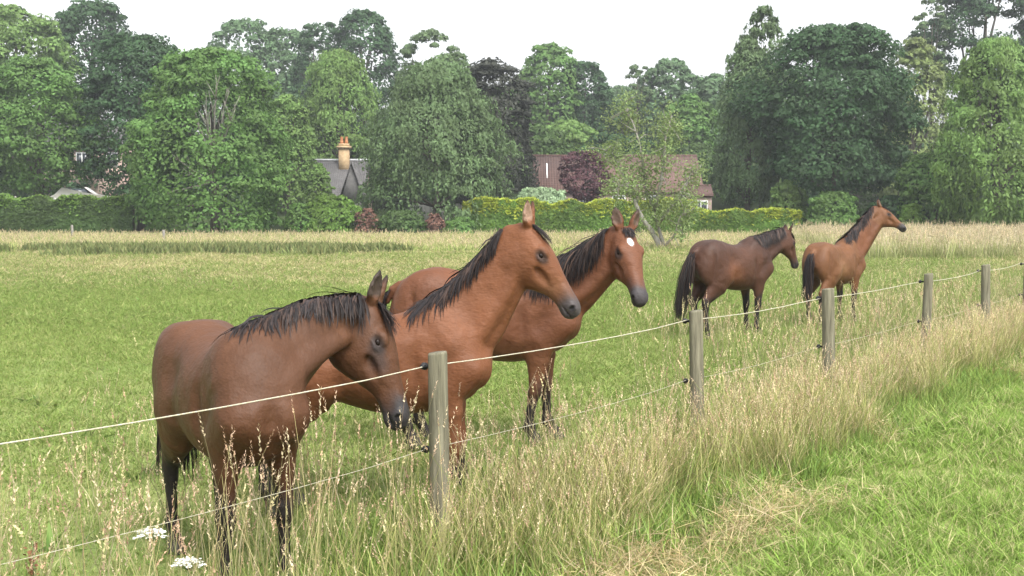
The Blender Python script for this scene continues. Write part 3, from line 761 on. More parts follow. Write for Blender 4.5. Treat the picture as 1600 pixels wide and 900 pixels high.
def scatter(name, pts, tufts, scale, kind_label, tilt=.12, seed=3, xy=None):
    """one mesh of points, each carrying a tuft as a geometry-node instance"""
    r = np.random.default_rng(seed); n = len(pts)
    me = bpy.data.meshes.new(name); me.from_pydata([tuple(p) for p in pts], [], [])
    def put(nm, typ, key, arr):
        a = me.attributes.new(nm, typ, 'POINT'); a.data.foreach_set(key, np.ascontiguousarray(arr).ravel())
    put('rot', 'FLOAT_VECTOR', 'vector', np.stack([r.normal(0, tilt, n), r.normal(0, tilt, n), r.random(n) * 6.283], 1).astype(np.float32))
    put('scl', 'FLOAT', 'value', np.asarray(scale, np.float32) * np.ones(n, np.float32))
    put('idx', 'INT', 'value', r.integers(0, len(tufts), n).astype(np.int32))
    c = bpy.data.collections.new(name + '_tufts')
    for i, t in enumerate(tufts):
        t.name = f'{name}_tuft_{i:02d}'; c.objects.link(t)
    ng = bpy.data.node_groups.new(name, 'GeometryNodeTree')
    ng.interface.new_socket('Geometry', in_out='INPUT', socket_type='NodeSocketGeometry'); ng.interface.new_socket('Geometry', in_out='OUTPUT', socket_type='NodeSocketGeometry')
    nn, ll = ng.nodes, ng.links
    gi, go = nn.new('NodeGroupInput'), nn.new('NodeGroupOutput')
    ci = nn.new('GeometryNodeCollectionInfo'); ci.inputs['Collection'].default_value = c; ci.inputs['Separate Children'].default_value = True; ci.inputs['Reset Children'].default_value = True
    ip = nn.new('GeometryNodeInstanceOnPoints'); ip.inputs['Pick Instance'].default_value = True
    def named(nm, typ):
        x = nn.new('GeometryNodeInputNamedAttribute'); x.data_type = typ; x.inputs['Name'].default_value = nm; return x.outputs['Attribute']
    ll.new(gi.outputs[0], ip.inputs['Points']); ll.new(ci.outputs[0], ip.inputs['Instance'])
    ll.new(named('idx', 'INT'), ip.inputs['Instance Index']); ll.new(named('rot', 'FLOAT_VECTOR'), ip.inputs['Rotation']); ll.new(named('scl', 'FLOAT'), ip.inputs['Scale'])
    ll.new(ip.outputs[0], go.inputs[0])
    o = bpy.data.objects.new(name, me); COL.objects.link(o)
    md = o.modifiers.new('instances', 'NODES'); md.node_group = ng
    tag(o, kind_label, 'grass', kind='stuff')
    return o

def in_view(p, m=40):
    """keep points that fall in or near the picture"""
    d = p[:, 1]; u = 800 + p[:, 0] / np.maximum(d, .1) * F_PX
    return (d > 2.5) & (u > -m - 400 / np.maximum(d, 1) * 3) & (u < 1600 + m + 400 / np.maximum(d, 1) * 3)

def on_ground(x, y): return np.stack([x, y, gz(x, y)], 1)
G1, G2, G3 = (.11, .19, .035), (.16, .265, .055), (.22, .31, .085)
ST1, ST2, ST3 = (.47, .41, .20), (.57, .50, .28), (.38, .36, .15)
PINK, PALE = (.50, .34, .23), (.58, .48, .32)

def lay_grass():
    r = rng
    # tall ungrazed strip under the wires
    tall = [tuft(30, .22, .60, .14, .0058, .55, (.20, .23, .07), [ST1, ST1, ST3, G3, ST2, (.40, .40, .14), (.27, .33, .09)], .30, (ST2, PALE, (.60, .47, .33), PINK), .085, .009, 100 + i) for i in range(8)]
    n = 8800; s_ = r.uniform(-4.5, 60, n); q_ = r.uniform(-.55, 1.12, n)
    p = np.stack([POST0[0] + FD[0] * s_ + FN[0] * q_, POST0[1] + FD[1] * s_ + FN[1] * q_], 1)
    e = vnoise(p[:, 0], p[:, 1], .9, 1)
    keep = in_view(p) & (q_ < .45 + .9 * e) & (q_ > -.50 + .4 * e) & (r.random(n) < np.interp(q_, [-.55, -.2, 0, .8, 1.1], [.25, .5, .9, 1, .55]) * np.interp(s_, [-5, -.6, 1.2, 3.0], [.28, .40, .95, .95]))
    p, q_, e = p[keep], q_[keep], e[keep]
    scatter('tall_grass', on_ground(p[:, 0], p[:, 1]), tall, (.75 + .5 * r.random(len(p))) * np.interp(q_, [-.5, 0, .7, 1.1], [.5, .85, .95, .7]), 'tall dry grass with pale seed heads along the fence', .10)
    # green understorey of that strip
    und = [tuft(26, .08, .26, .12, .007, .6, (.12, .18, .035), [G2, G3, (.30, .34, .09), (.24, .32, .07)], 0, seed=150 + i) for i in range(5)]
    n = 8000; s_ = r.uniform(-4.5, 45, n); q_ = r.uniform(-.8, 1.2, n)
    p = np.stack([POST0[0] + FD[0] * s_ + FN[0] * q_, POST0[1] + FD[1] * s_ + FN[1] * q_], 1); p = p[in_view(p)]
    scatter('green_undergrass', on_ground(p[:, 0], p[:, 1]), und, .7 + .6 * r.random(len(p)), 'green grass growing between the dry stems along the fence', .15)
    # mown verge on this side
    mown = [tuft(32, .045, .13, .11, .0062, 1.0, (.15, .24, .045), [(.20, .31, .06), (.26, .39, .08), (.28, .42, .10), G3, (.34, .42, .13), (.50, .46, .24)], 0, seed=200 + i, mat=GRASS_SHORT) for i in range(6)]
    n = 60000; s_ = r.uniform(-6, 45, n); q_ = r.uniform(.85, 14, n)
    p = np.stack([POST0[0] + FD[0] * s_ + FN[0] * q_, POST0[1] + FD[1] * s_ + FN[1] * q_], 1)
    d = p[:, 1]; k = in_view(p) & (d > 4.5) & (r.random(n) < np.interp(d, [6, 15, 40], [1, .7, .25])); p, d = p[k], d[k]
    scatter('verge_grass', on_ground(p[:, 0], p[:, 1]), mown, (.65 + .8 * vnoise(p[:, 0], p[:, 1], 1.3, 5)) * (1 + .03 * d), 'fresh green mown grass on the near side of the fence', .2)
    # cut hay lying between the two
    hay = [tuft(30, .03, .085, .18, .005, 3.5, (.36, .28, .13), [ST1, ST2, PALE, (.46, .34, .19)], 0, seed=230 + i) for i in range(4)]
    n = 3800; s_ = r.uniform(-4, 40, n); q_ = 1.22 + r.normal(0, .20, n)
    p = np.stack([POST0[0] + FD[0] * s_ + FN[0] * q_, POST0[1] + FD[1] * s_ + FN[1] * q_], 1)
    p = p[in_view(p) & (vnoise(p[:, 0], p[:, 1], .8, 9) > .36)]
    scatter('cut_hay', on_ground(p[:, 0], p[:, 1]) + [0, 0, .07], hay, .6 + .5 * r.random(len(p)), 'dry cut grass lying along the mown edge', .5)
    # grazed field
    short = [tuft(26, .02, .062, .14, .006, 1.3, (.16, .21, .05), [G2, G3, (.25, .335, .10), (.26, .335, .10), (.36, .37, .15)], 0, seed=260 + i, mat=GRASS_SHORT) for i in range(6)]
    n = 130000; d = np.sqrt(r.uniform(5.5 ** 2, 46 ** 2, n)); x = (r.uniform(-60, 1660, n) - 800) / F_PX * d
    qq = (x - POST0[0]) * FN[0] + (d - POST0[1]) * FN[1]
    k = (qq < -.15) & (r.random(n) < np.interp(d + 6 * (vnoise(x, d, .10, 13) - .5), [30, 38], [1, .35])); x, d = x[k], d[k]
    scatter('field_grass', on_ground(x, d), short, (.6 + .7 * r.random(len(x))) * (.8 + .5 * vnoise(x, d, .5, 11)) * (1 + .03 * d), 'short grazed grass of the horse field', .25)
    dry = [tuft(22, .03, .09, .16, .010, 1.4, (.30, .27, .12), [ST1, ST2, PALE, (.44, .42, .20)], 0, seed=280 + i) for i in range(4)]
    n = 52000; d = np.sqrt(r.uniform(26 ** 2, 48 ** 2, n)); x = (r.uniform(-60, 1660, n) - 800) / F_PX * d
    qq = (x - POST0[0]) * FN[0] + (d - POST0[1]) * FN[1]; k = (qq < -.3) & (r.random(n) < np.interp(d + 5 * vnoise(x, d, .12, 13), [29, 37, 50], [.05, .9, 1]) * np.interp(x, [-4, 8], [1, .4])); x, d = x[k], d[k]
    scatter('dry_field_grass', on_ground(x, d), dry, 1.1 + .8 * r.random(len(x)), 'straw coloured dry grass across the far side of the field', .25)
    ros = [tuft(12, .05, .13, .10, .028, 1.6, (.10, .17, .04), [(.12, .21, .05), (.17, .25, .07), (.22, .24, .09)], 0, seed=290 + i) for i in range(4)]
    n = 420; d = np.sqrt(r.uniform(6 ** 2, 36 ** 2, n)); x = (r.uniform(-60, 1600, n) - 800) / F_PX * d; qq = (x - POST0[0]) * FN[0] + (d - POST0[1]) * FN[1]
    k = (qq < -.5) & (vnoise(x, d, .25, 19) > .45); x, d = x[k], d[k]
    scatter('field_weeds', on_ground(x, d), ros, .6 + .9 * r.random(len(x)), 'low broad leaved weeds scattered through the grazed field', .2)
    # stalks left standing in the field near the fence and by the horses
    stalk = [tuft(5, .30, .60, .10, .006, .5, G2, [ST1, ST3, PALE], .8, (PALE, ST2, PINK), .08, .012, 300 + i) for i in range(5)]
    n = 2400; s_ = r.uniform(-4, 40, n); q_ = -np.abs(r.normal(0, 2.0, n)) - .1
    p = np.stack([POST0[0] + FD[0] * s_ + FN[0] * q_, POST0[1] + FD[1] * s_ + FN[1] * q_], 1); p = p[in_view(p)]
    p = p[vnoise(p[:, 0], p[:, 1], .6, 4) > .38]
    scatter('seeding_stalks', on_ground(p[:, 0], p[:, 1]), stalk, .7 + .6 * r.random(len(p)), 'loose seeding grass stalks standing in the field', .15)
    # the tallest stalks, close to the camera in front of the nearest horse
    high = [tuft(4, .80, 1.08, .07, .005, .30, (.20, .22, .08), [ST1, ST2, (.40, .27, .16)], 1.0, ((.44, .29, .20), (.52, .38, .27), PALE), .11, .010, 330 + i) for i in range(5)]
    n = 62; s_ = r.uniform(-3.4, -.75, n); q_ = r.uniform(-.05, .75, n)
    p = np.stack([POST0[0] + FD[0] * s_ + FN[0] * q_, POST0[1] + FD[1] * s_ + FN[1] * q_], 1)
    scatter('tall_seed_stalks', on_ground(p[:, 0], p[:, 1]), high, .75 + .3 * r.random(n), 'tall pinkish seed stalks in front of the nearest horse', .10)
    # rough grass towards the hedges
    far = [tuft(14, .12, .32, .35, .03, .6, (.18, .25, .07), [(.33, .38, .14), (.43, .44, .20), (.27, .33, .10)], .10, (PALE, ST2), .15, .05, 360 + i) for i in range(5)]
    n = 20000; y = r.uniform(46, 73, n); x = r.uniform(-36, 20, n)
    k = (y > 47 + 3 * vnoise(x, y, .15, 6)) & (x < 13 + (y - 46) * .3)
    x, y = x[k], y[k]
    scatter('rough_far_grass', on_ground(x, y), far, .7 + .6 * r.random(len(x)), 'pale rough grass along the foot of the hedges', .12)
    weeds = [tuft(16, .22, .50, .4, .06, .4, (.10, .13, .045), [(.14, .18, .065), (.19, .22, .08), (.26, .26, .11)], 0, seed=380 + i) for i in range(4)]
    n = 3000; x = r.uniform(-24, -1.0, n); y = 46 + r.normal(0, 1.0, n) + 1.5 * vnoise(x, x * 0, .1, 3)
    k = vnoise(x, y, .3, 8) > np.interp(x, [-24, -16, -6, -1], [.6, .42, .38, .7]); x, y = x[k], y[k]
    scatter('weed_band', on_ground(x, y), weeds, .7 + .6 * r.random(len(x)), 'low band of dull green weeds across the far field', .12)
    pale = [tuft(16, .5, 1.1, .32, .022, .35, (.18, .23, .07), [(.46, .46, .22), (.54, .50, .30), (.32, .37, .13)], .4, (PALE, (.62, .55, .40)), .20, .045, 400 + i) for i in range(5)]
    n = 9000; y = r.uniform(38, 66, n); x = r.uniform(9, 34, n)
    k = (x > 12.5 + 2.2 * (vnoise(x, y, .3, 2) - .5) + (y - 38) * .12) & (y > 40 + 2 * vnoise(x, y, .2, 7)); x, y = x[k], y[k]
    scatter('tall_pale_grass', on_ground(x, y), pale, .50 + .42 * r.random(len(x)), 'tall pale uncut grass under the trees at the right', .1)
lay_grass()

# ------------------------------------------------------------------ trees, hedges and shrubs
BARK = rough_mat('tree_bark', (.045, .038, .030), (.13, .115, .09), 3.0, .95, .8, (3, 3, .6), 6)
PALE_BARK = rough_mat('dead_pale_bark', (.17, .16, .14), (.36, .34, .30), 3.0, .9, .6, (3, 3, .6), 6)
def lm(name, c, **k): return leaf_mat(name, tuple(x * y for x, y in zip(c, (1.48, 1.54, 1.36))), **k)
L_MID = lm('mid_green_leaves', (.075, .135, .038))
L_DARK = lm('deep_green_leaves', (.031, .064, .027))
L_LIGHT = lm('light_green_leaves', (.105, .165, .050))
L_GREY = lm('grey_green_leaves', (.085, .125, .060))
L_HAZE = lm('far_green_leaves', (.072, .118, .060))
L_CEDAR = lm('dark_cedar_needles', (.040, .042, .036))
L_PURPLE = lm('purple_leaves', (.060, .025, .034), trans=.15)
L_YELLOW = lm('golden_new_leaves', (.215, .245, .030), var=.3)
L_HEDGE = lm('hedge_leaves', (.085, .145, .030))
L_HEDGE_D = lm('dark_hedge_leaves', (.048, .080, .026))
L_SILVER = lm('silver_green_leaves', (.22, .29, .19), var=.3)
L_RUST = lm('rust_leaves', (.11, .055, .045), trans=.1)
L_OLIVE = lm('olive_leaves', (.125, .155, .060))

def leaves(c, nrmv, a, b, r, droop=None):
    """rhombic leaf faces: centres, normals, half lengths"""
    n = len(c)
    t = r.normal(0, 1, (n, 3)) if droop is None else np.array([0, 0, -1.0]) + r.normal(0, droop, (n, 3))
    t = nrm(t - np.sum(t * nrmv, 1)[:, None] * nrmv); w = np.cross(nrmv, t)
    a = a * r.uniform(.6, 1.35, (n, 1)); b = b * r.uniform(.6, 1.35, (n, 1))
    V = np.stack([c - t * a, c + w * b - t * a * .1, c + t * a, c - w * b - t * a * .1], 1).reshape(-1, 3)
    return V, np.arange(n * 4).reshape(n, 4)

def crown_points(n, clumps, rad, r, flat=.75, inner=.35):
    """leaf centres and normals spread over the shells of many clumps"""
    k = r.integers(0, len(clumps), n); d = nrm(r.normal(0, 1, (n, 3))); d[:, 2] = np.where(d[:, 2] < -.25, -d[:, 2] * .6, d[:, 2]); d = nrm(d)
    rr = rad[k] * (inner + (1 - inner) * r.random(n) ** .45)
    c = clumps[k] + d * rr[:, None] * np.array([1, 1, flat])
    nv = nrm(d + r.normal(0, .33, (n, 3)) + np.array([0, 0, .25]))
    return c, nv

PROF = {'round': ([0, .12, .35, .6, .82, .94, 1], [.55, .88, 1, .97, .76, .48, .15]),
        'dome': ([0, .1, .3, .6, .85, .95, 1], [.88, 1, 1, .90, .62, .38, .12]),
        'egg': ([0, .15, .4, .7, .9, 1], [.6, .95, 1, .80, .48, .12]),
        'cone': ([0, .1, .4, .7, .9, 1], [.9, 1, .78, .48, .2, .03]),
        'flat': ([0, .2, .5, .8, 1], [.3, .7, 1, .85, .3])}
def tree(name, label, u, vtop, vbot, wpx, d, mat, shape='round', n=9000, leaf=.20, clumps=70, cr=.15, trunk=None, trunk_r=None, bark=None, style='leaf',
         lean=(0, 0), group=None, holes=(), seed=None, depth=None, cat='tree', air=0.0, lobes=.16):
    r = np.random.default_rng(seed if seed is not None else int(u * 7 + d * 3 + vtop) % 99991)
    p = P(u, vbot, d); x0, y0 = p[0], p[1]; g = float(gz(x0, y0))
    top = P(u, vtop, d)[2]; bot = max(p[2], g + .05); wid = wpx / F_PX * d; R0 = wid / 2; Hc = top - bot
    Dp = R0 if depth is None else depth
    t = thing(name, label, cat, (x0, y0, g), 0, group)
    if not air: clumps = int(clumps * 1.7); cr = cr * .78
    c0 = np.array([0, 0, bot - g])
    ph = r.random(6) * 6.283
    ht = r.random(clumps) ** .85; an = r.random(clumps) * 6.283
    pr = np.interp(ht, *PROF[shape]) * (1 + lobes * (np.sin(an * 2 + ph[0] + ht * 3) * .6 + np.sin(an * 3 + ph[1] - ht * 5) * .5 + np.sin(ht * 11 + ph[2]) * .4))
    rad = cr * wid * r.uniform(.45, 1.25, clumps) * (1 - .25 * ht)
    q = np.sqrt(r.random(clumps) * .5 + .5)
    rr = np.maximum(pr * q, 0)
    cl = c0 + np.stack([rr * np.cos(an) * np.maximum(R0 - rad * .7, .1), rr * np.sin(an) * np.maximum(Dp - rad * .7, .1), np.clip(ht * Hc, rad * .4, Hc - rad * .55)], 1)
    cl[:, 0] += lean[0] * ht * Hc; cl[:, 1] += lean[1] * ht * Hc
    # tree skeleton
    tr = trunk_r or max(.10, .022 * (top - g)); mb = MB()
    hh = np.linspace(0, 1, 6); ax_ = np.stack([lean[0] * hh * Hc * .8 + .12 * np.sin(hh * 4 + ph[3]) * tr * 3, lean[1] * hh * Hc * .8 + .1 * np.sin(hh * 3 + ph[4]) * tr * 3, -.1 + hh * (bot - g + Hc * .72)], 1)
    mb.tube(ax_, tr * np.array([1.35, 1, .85, .65, .42, .2]), 9)
    for i in r.choice(clumps, min(clumps, 12), replace=False):
        f = r.uniform(.25, .8); b0 = np.array([np.interp(f, hh, ax_[:, c]) for c in range(3)]); e = cl[i]
        if e[2] < b0[2] - .3: b0 = np.array([np.interp(.22, hh, ax_[:, c]) for c in range(3)])
        m_ = (b0 + e) / 2 + np.array([0, 0, .1 * np.linalg.norm(e - b0)]) + r.normal(0, .06, 3) * np.linalg.norm(e - b0)
        tt = np.linspace(0, 1, 5)[:, None]; mb.tube((1 - tt) ** 2 * b0 + 2 * tt * (1 - tt) * m_ + tt ** 2 * e, tr * np.array([.45, .34, .24, .15, .06]), 6)
    # leaves: some close the crown's lumpy outline, the others make its clumps
    fill = 0 if air > 0 else int(n * .34)
    if fill:
        fh = r.random(fill) ** .9; fa = r.random(fill) * 6.283
        fr = np.interp(fh, *PROF[shape]) * (1 + lobes * (np.sin(fa * 2 + ph[0] + fh * 3) * .6 + np.sin(fa * 3 + ph[1] - fh * 5) * .5 + np.sin(fh * 11 + ph[2]) * .4))
        lump = vnoise(fa * 1.6 + 3, fh * Hc / max(wid, .1) * 5.0, 1.0, 21) * .6 + vnoise(fa * 4.0, fh * Hc / max(wid, .1) * 12.0, 1.0, 22) * .4
        fr = fr * (.66 + .34 * lump) * (.84 + .16 * r.random(fill) ** .5)
        fc = c0 + np.stack([fr * np.cos(fa) * R0, fr * np.sin(fa) * Dp, fh * Hc * (.93 + .1 * lump)], 1); fc[:, 0] += lean[0] * fh * Hc; fc[:, 1] += lean[1] * fh * Hc
        fn = nrm(np.stack([np.cos(fa), np.sin(fa), .25 + .9 * fh ** 2], 1) + r.normal(0, .5, (fill, 3)))
        Vf, Qf = leaves(fc, fn, leaf, leaf * .62, r, .6 if style == 'weep' else None)
        n = n - fill
    if style == 'weep':
        m = n // 7; k = r.integers(0, clumps, m); dd = nrm(r.normal(0, 1, (m, 3))); dd[:, 2] = np.abs(dd[:, 2]) * .5
        s0 = cl[k] + dd * rad[k][:, None] * np.array([1, 1, .6]); ln = r.uniform(.5, 1.6, m) * rad[k]
        f = np.linspace(0, 1, 7); out = nrm(np.stack([s0[:, 0], s0[:, 1], s0[:, 0] * 0], 1) + r.normal(0, .2, (m, 3)))
        c = (s0[:, None] + out[:, None] * (f * .25)[None, :, None] * ln[:, None, None] + np.array([0, 0, -1.0]) * (f ** 1.3)[None, :, None] * ln[:, None, None]).reshape(-1, 3) + r.normal(0, .05, (m * 7, 3))
        nv = nrm(np.repeat(out, 7, 0) + r.normal(0, .5, (m * 7, 3)) + np.array([0, 0, .3])); V, Q = leaves(c, nv, leaf * 1.35, leaf * .55, r, .5)
    elif style == 'layer':
        c, nv = crown_points(n, cl, rad, r, .30, .2); nv = nrm(nv * .5 + np.array([0, 0, .9])); V, Q = leaves(c, nv, leaf, leaf * .5, r)
    else:
        c, nv = crown_points(n, cl, rad, r); V, Q = leaves(c, nv, leaf, leaf * .62, r)
    if fill:
        Q = np.vstack([Q, Qf + len(V)]); V = np.vstack([V, Vf]); c = np.vstack([c, fc])
    cc = c + np.array([x0, y0, g]); keep = cc[:, 2] > gz(cc[:, 0], cc[:, 1]) + .05
    for (hu, hv, hr) in holes:      # gaps in the crown that show what stands behind
        uu = 800 + cc[:, 0] / cc[:, 1] * F_PX; vv = 320 + (CAM_Z - cc[:, 2]) / cc[:, 1] * F_PX
        keep &= ((uu - hu) ** 2 + (vv - hv) ** 2) > (hr * r.uniform(.7, 1.2, len(cc))) ** 2
    if air > 0: keep &= vnoise(c[:, 0] + c[:, 1] * .7, c[:, 2], 1.1 / max(.4, cr * wid), 77) > air
    Q = Q[keep]
    used = np.unique(Q); mp = np.zeros(len(V), int); mp[used] = np.arange(len(used))
    quads('crown', V[used], mp[Q], mat, t)
    mb.build('trunk', bark or BARK, t, True)
    return t

def plant_trees():
    HB = 'trees on the slope behind'
    def T(name, label, u, vtop, vbot, wpx, d, mat, shape='round', n=9000, leaf=.20, *a, **k):
        return tree(name, label, u, vtop, vbot, wpx, d, mat, shape, int(n * 1.5), leaf * .77, *a, **k)
    for i, (u, w) in enumerate([(-20, 190), (130, 200), (270, 190), (395, 190), (600, 190), (700, 200), (820, 190), (960, 190), (1090, 190), (1215, 190), (1340, 190), (1470, 190), (1600, 190)]):
        T('understorey_bush', 'dark understorey bush ' + ['at the left edge behind the maple', 'behind the left hedge and the pink house', 'behind the bushy ash, left part', 'behind the bushy ash, right part', 'behind the slate cottage and the weeping tree', 'behind the weeping tree stem', 'behind the cedar by the left end of the red roof', 'above the middle of the red roof', 'above the right end of the red roof', 'behind the weeping birch', 'behind the big dark maple', 'behind the raised horse head at the right', 'at the right edge behind the leaning willow'][i], u, 196 + 14 * (i % 3), 335, w, 106 + 2 * (i % 3), (L_HEDGE_D, L_DARK)[i % 2], 'dome', 4200, .26, 36, group='understorey of the wood')
    # far back, on the rising ground
    T('tall_tree', 'pale tree at the top left corner behind the maple', 25, 12, 150, 190, 112, L_LIGHT, 'egg', 8000, .30, 60, group=HB)
    T('tall_tree', 'high dark dome of a tree behind the left maple', 150, 6, 190, 190, 122, L_DARK, 'dome', 9000, .30, 60, group=HB)
    T('tall_tree', 'hazy grey green tree in the gap left of the twin domes', 385, 34, 200, 175, 150, L_HAZE, 'round', 6000, .34, 46, group=HB)
    T('tall_tree', 'hazy low tree right of the hazy grey green tree', 445, 48, 200, 160, 152, L_HAZE, 'dome', 5000, .34, 40, group=HB)
    T('tall_tree', 'dark domed tree, highest of the middle skyline', 568, 20, 230, 158, 135, L_DARK, 'dome', 9000, .30, 56, group=HB)
    T('tall_tree', 'dark tree just left of the middle dome', 508, 38, 230, 140, 138, L_DARK, 'round', 5000, .30, 40, group=HB)
    T('tall_tree', 'open topped tree above the dark cedar', 672, 50, 240, 120, 120, L_GREY, 'round', 6200, .24, 50, air=.08, group=HB)
    T('tall_tree', 'rounded tree on the skyline right of the cedar', 858, 70, 235, 134, 130, L_MID, 'egg', 8000, .30, 50, group=HB)
    T('tall_tree', 'dark rounded tree beside the skyline tree right of the cedar', 912, 98, 240, 122, 132, L_DARK, 'dome', 6000, .30, 44, group=HB)
    T('tall_tree', 'thin airy tree against the white sky gap', 996, 98, 200, 46, 135, L_GREY, 'round', 1500, .22, 34, cr=.17, air=.25, trunk_r=.14, group=HB)
    T('tall_tree', 'grey domed tree right of the white sky gap', 1048, 94, 250, 130, 138, L_HAZE, 'egg', 6000, .32, 44, group=HB)
    T('tall_tree', 'low hazy tree left of the birch', 1112, 118, 260, 130, 128, L_HAZE, 'dome', 5600, .32, 44, group=HB)
    T('tall_tree', 'mid green tree above the right end of the red roof', 1075, 150, 300, 110, 112, L_MID, 'dome', 6600, .26, 44, group=HB)
    T('tall_tree', 'light bushy tree above the left end of the red roof', 890, 190, 262, 120, 112, L_LIGHT, 'dome', 6000, .24, 44, group=HB)
    T('tall_tree', 'olive tree between the big maple and the right edge tree', 1422, 64, 330, 130, 98, L_OLIVE, 'egg', 9000, .24, 60, group=HB)
    T('tall_tree', 'dark open tree rising out of the top right corner', 1535, -40, 140, 210, 116, L_DARK, 'round', 11000, .26, 90, air=.16, group=HB)
    T('tall_tree', 'sparse dark tree leaning out beside the top right tree', 1455, -6, 150, 70, 114, L_GREY, 'round', 2600, .24, 40, air=.28, trunk_r=.16, group=HB)
    for i, (u, vt, w, d) in enumerate([(-30, 90, 220, 128), (300, 92, 190, 140), (470, 110, 190, 142), (790, 140, 190, 142), (975, 138, 170, 150), (1190, 110, 190, 142), (1330, 90, 200, 138), (1640, 30, 220, 125)]):
        T('backdrop_tree', ['wood tree at the left edge behind the maple', 'wood tree showing between the dark left trees and the bushy ash', 'wood tree filling the slope behind the willow', 'wood tree in the dip right of the cedar', 'low wood tree under the white sky gap', 'wood tree behind the weeping birch', 'wood tree hidden mostly by the big dark maple', 'wood tree at the right edge behind the leaning willow'][i], u, vt, 300, w, d, (L_HAZE, L_MID)[i % 2], 'dome', 6500, .34, 46, group='wood filling the slope')
    # the row behind the hedge
    T('broadleaf_tree', 'big mid green maple over the left hedge', 62, 95, 302, 205, 86, L_MID, 'round', 20000, .19, 90, holes=((128, 246, 13), (122, 299, 25)), trunk_r=.35)
    T('broadleaf_tree', 'deep green tree between the left maple and the bushy ash', 222, 58, 345, 205, 88, L_DARK, 'round', 22000, .19, 95, holes=((128, 246, 13), (135, 300, 32)))
    T('broadleaf_tree', 'light willow behind the slate cottage roof', 530, 78, 300, 165, 104, L_LIGHT, 'egg', 16000, .18, 80, style='weep')
    T('broadleaf_tree', 'pale bush beside the willow left of the cottage', 452, 150, 330, 100, 92, L_LIGHT, 'dome', 8000, .18, 50)
    T('cedar_tree', 'dark cedar with flat layered boughs', 766, 92, 340, 180, 88, L_CEDAR, 'dome', 19000, .20, 80, style='layer', cr=.18)
    T('broadleaf_tree', 'grey green crown above the weeping tree, left of the cedar', 700, 84, 300, 150, 95, L_GREY, 'egg', 7000, .22, 50)
    T('weeping_tree', 'wide grey green weeping tree with a dark slanting stem', 682, 98, 336, 246, 79, L_GREY, 'dome', 27000, .15, 120, style='weep', cr=.13, trunk_r=.22, holes=((590, 318, 8), (668, 320, 14), (722, 316, 14)))
    T('birch_tree', 'tall weeping birch left of the big dark maple', 1168, 62, 318, 118, 82, L_GREY, 'egg', 13000, .15, 80, style='weep', cr=.15, trunk_r=.2)
    T('birch_tree', 'thin airy birch top above the weeping birch', 1190, 12, 210, 96, 83, L_GREY, 'egg', 5200, .15, 70, style='weep', cr=.13, trunk_r=.08, air=.16)
    T('broadleaf_tree', 'large deep green maple behind the light bay horse', 1302, 44, 300, 262, 78, L_DARK, 'round', 27000, .19, 110, cr=.16, trunk_r=.16, lobes=.30, seed=51)
    T('broadleaf_tree', 'light green leaning willow at the right edge', 1552, 60, 352, 215, 70, L_LIGHT, 'egg', 24000, .15, 110, style='weep', cr=.13)
    T('broadleaf_tree', 'shaded bush at the foot of the right willow', 1462, 240, 352, 150, 74, L_MID, 'dome', 9000, .17, 60)
    t = T('ash_tree', 'bushy tree down to the ground with bare grey boughs showing', 335, 82, 372, 285, 76, L_MID, 'dome', 30000, .17, 130, cr=.13, holes=((335, 180, 28),))
    # its bare boughs, in front of the crown
    r = np.random.default_rng(5)
    for (u0, v0, dd, ends) in [(338, 262, 71.8, [(300, 150), (322, 142), (338, 132), (355, 138), (375, 150), (312, 175), (368, 170)]), (330, 285, 71.6, [(268, 240), (285, 262), (262, 300), (300, 232), (352, 300)])]:
        b0 = P(u0, v0, dd + 2.6) - np.array(t.location)
        for (u1, v1) in ends:
            e = P(u1, v1, dd + r.uniform(-.4, .4)) - np.array(t.location); mb = MB()
            m_ = (b0 + e) / 2 + r.normal(0, .25, 3) + np.array([0, -.3, 0]); tt = np.linspace(0, 1, 6)[:, None]
            c = (1 - tt) ** 2 * b0 + 2 * tt * (1 - tt) * m_ + tt ** 2 * e; mb.tube(c, [.10, .085, .07, .05, .035, .015], 6)
            for _ in range(4):
                f = r.uniform(.4, .9); q = np.array([np.interp(f, tt[:, 0], c[:, k]) for k in range(3)]); w = q + (e - b0) * r.uniform(.15, .32) + r.normal(0, .3, 3)
                mb.tube([q, (q + w) / 2 + r.normal(0, .05, 3), w], [.035, .025, .01], 5)
            mb.build('bare_bough', PALE_BARK, t, True)
    # purple tree, silver shrub, shrubs
    T('purple_tree', 'purple leaved tree in front of the red roof', 917, 236, 314, 84, 86, L_PURPLE, 'round', 5600, .13, 50, lobes=.36, seed=9)
    T('silver_shrub', 'pale silver green shrub above the golden hedge', 846, 294, 325, 92, 80, L_SILVER, 'dome', 3600, .14, 40, cat='shrub')
    T('rust_shrub', 'small red brown shrub beside the golden bush', 574, 326, 368, 40, 73.5, L_RUST, 'dome', 1300, .10, 22, lobes=.4, seed=4, cat='shrub')
    T('rust_shrub', 'dull brown shrub under the weeping tree', 680, 334, 368, 46, 74, L_RUST, 'dome', 1300, .10, 22, lobes=.4, seed=8, cat='shrub')
    T('shrub', 'dark green shrub beneath the weeping tree', 628, 330, 370, 90, 74.5, L_HEDGE_D, 'dome', 4500, .13, 40, cat='shrub')
    T('shrub', 'grassy green shrub at the stem of the weeping tree', 720, 340, 372, 60, 73, L_MID, 'dome', 2500, .12, 30, cat='shrub')
    T('shrub', 'light bush under the left side of the big maple', 1232, 282, 345, 66, 76, L_LIGHT, 'dome', 3600, .15, 40, cat='shrub')
    T('shrub', 'mid green bush under the big maple near its stem', 1300, 300, 360, 100, 74, L_MID, 'dome', 4600, .15, 40, cat='shrub')
    T('shrub', 'dark bush behind the raised head of the light bay horse', 1400, 306, 362, 110, 75, L_DARK, 'dome', 5200, .16, 40, cat='shrub')
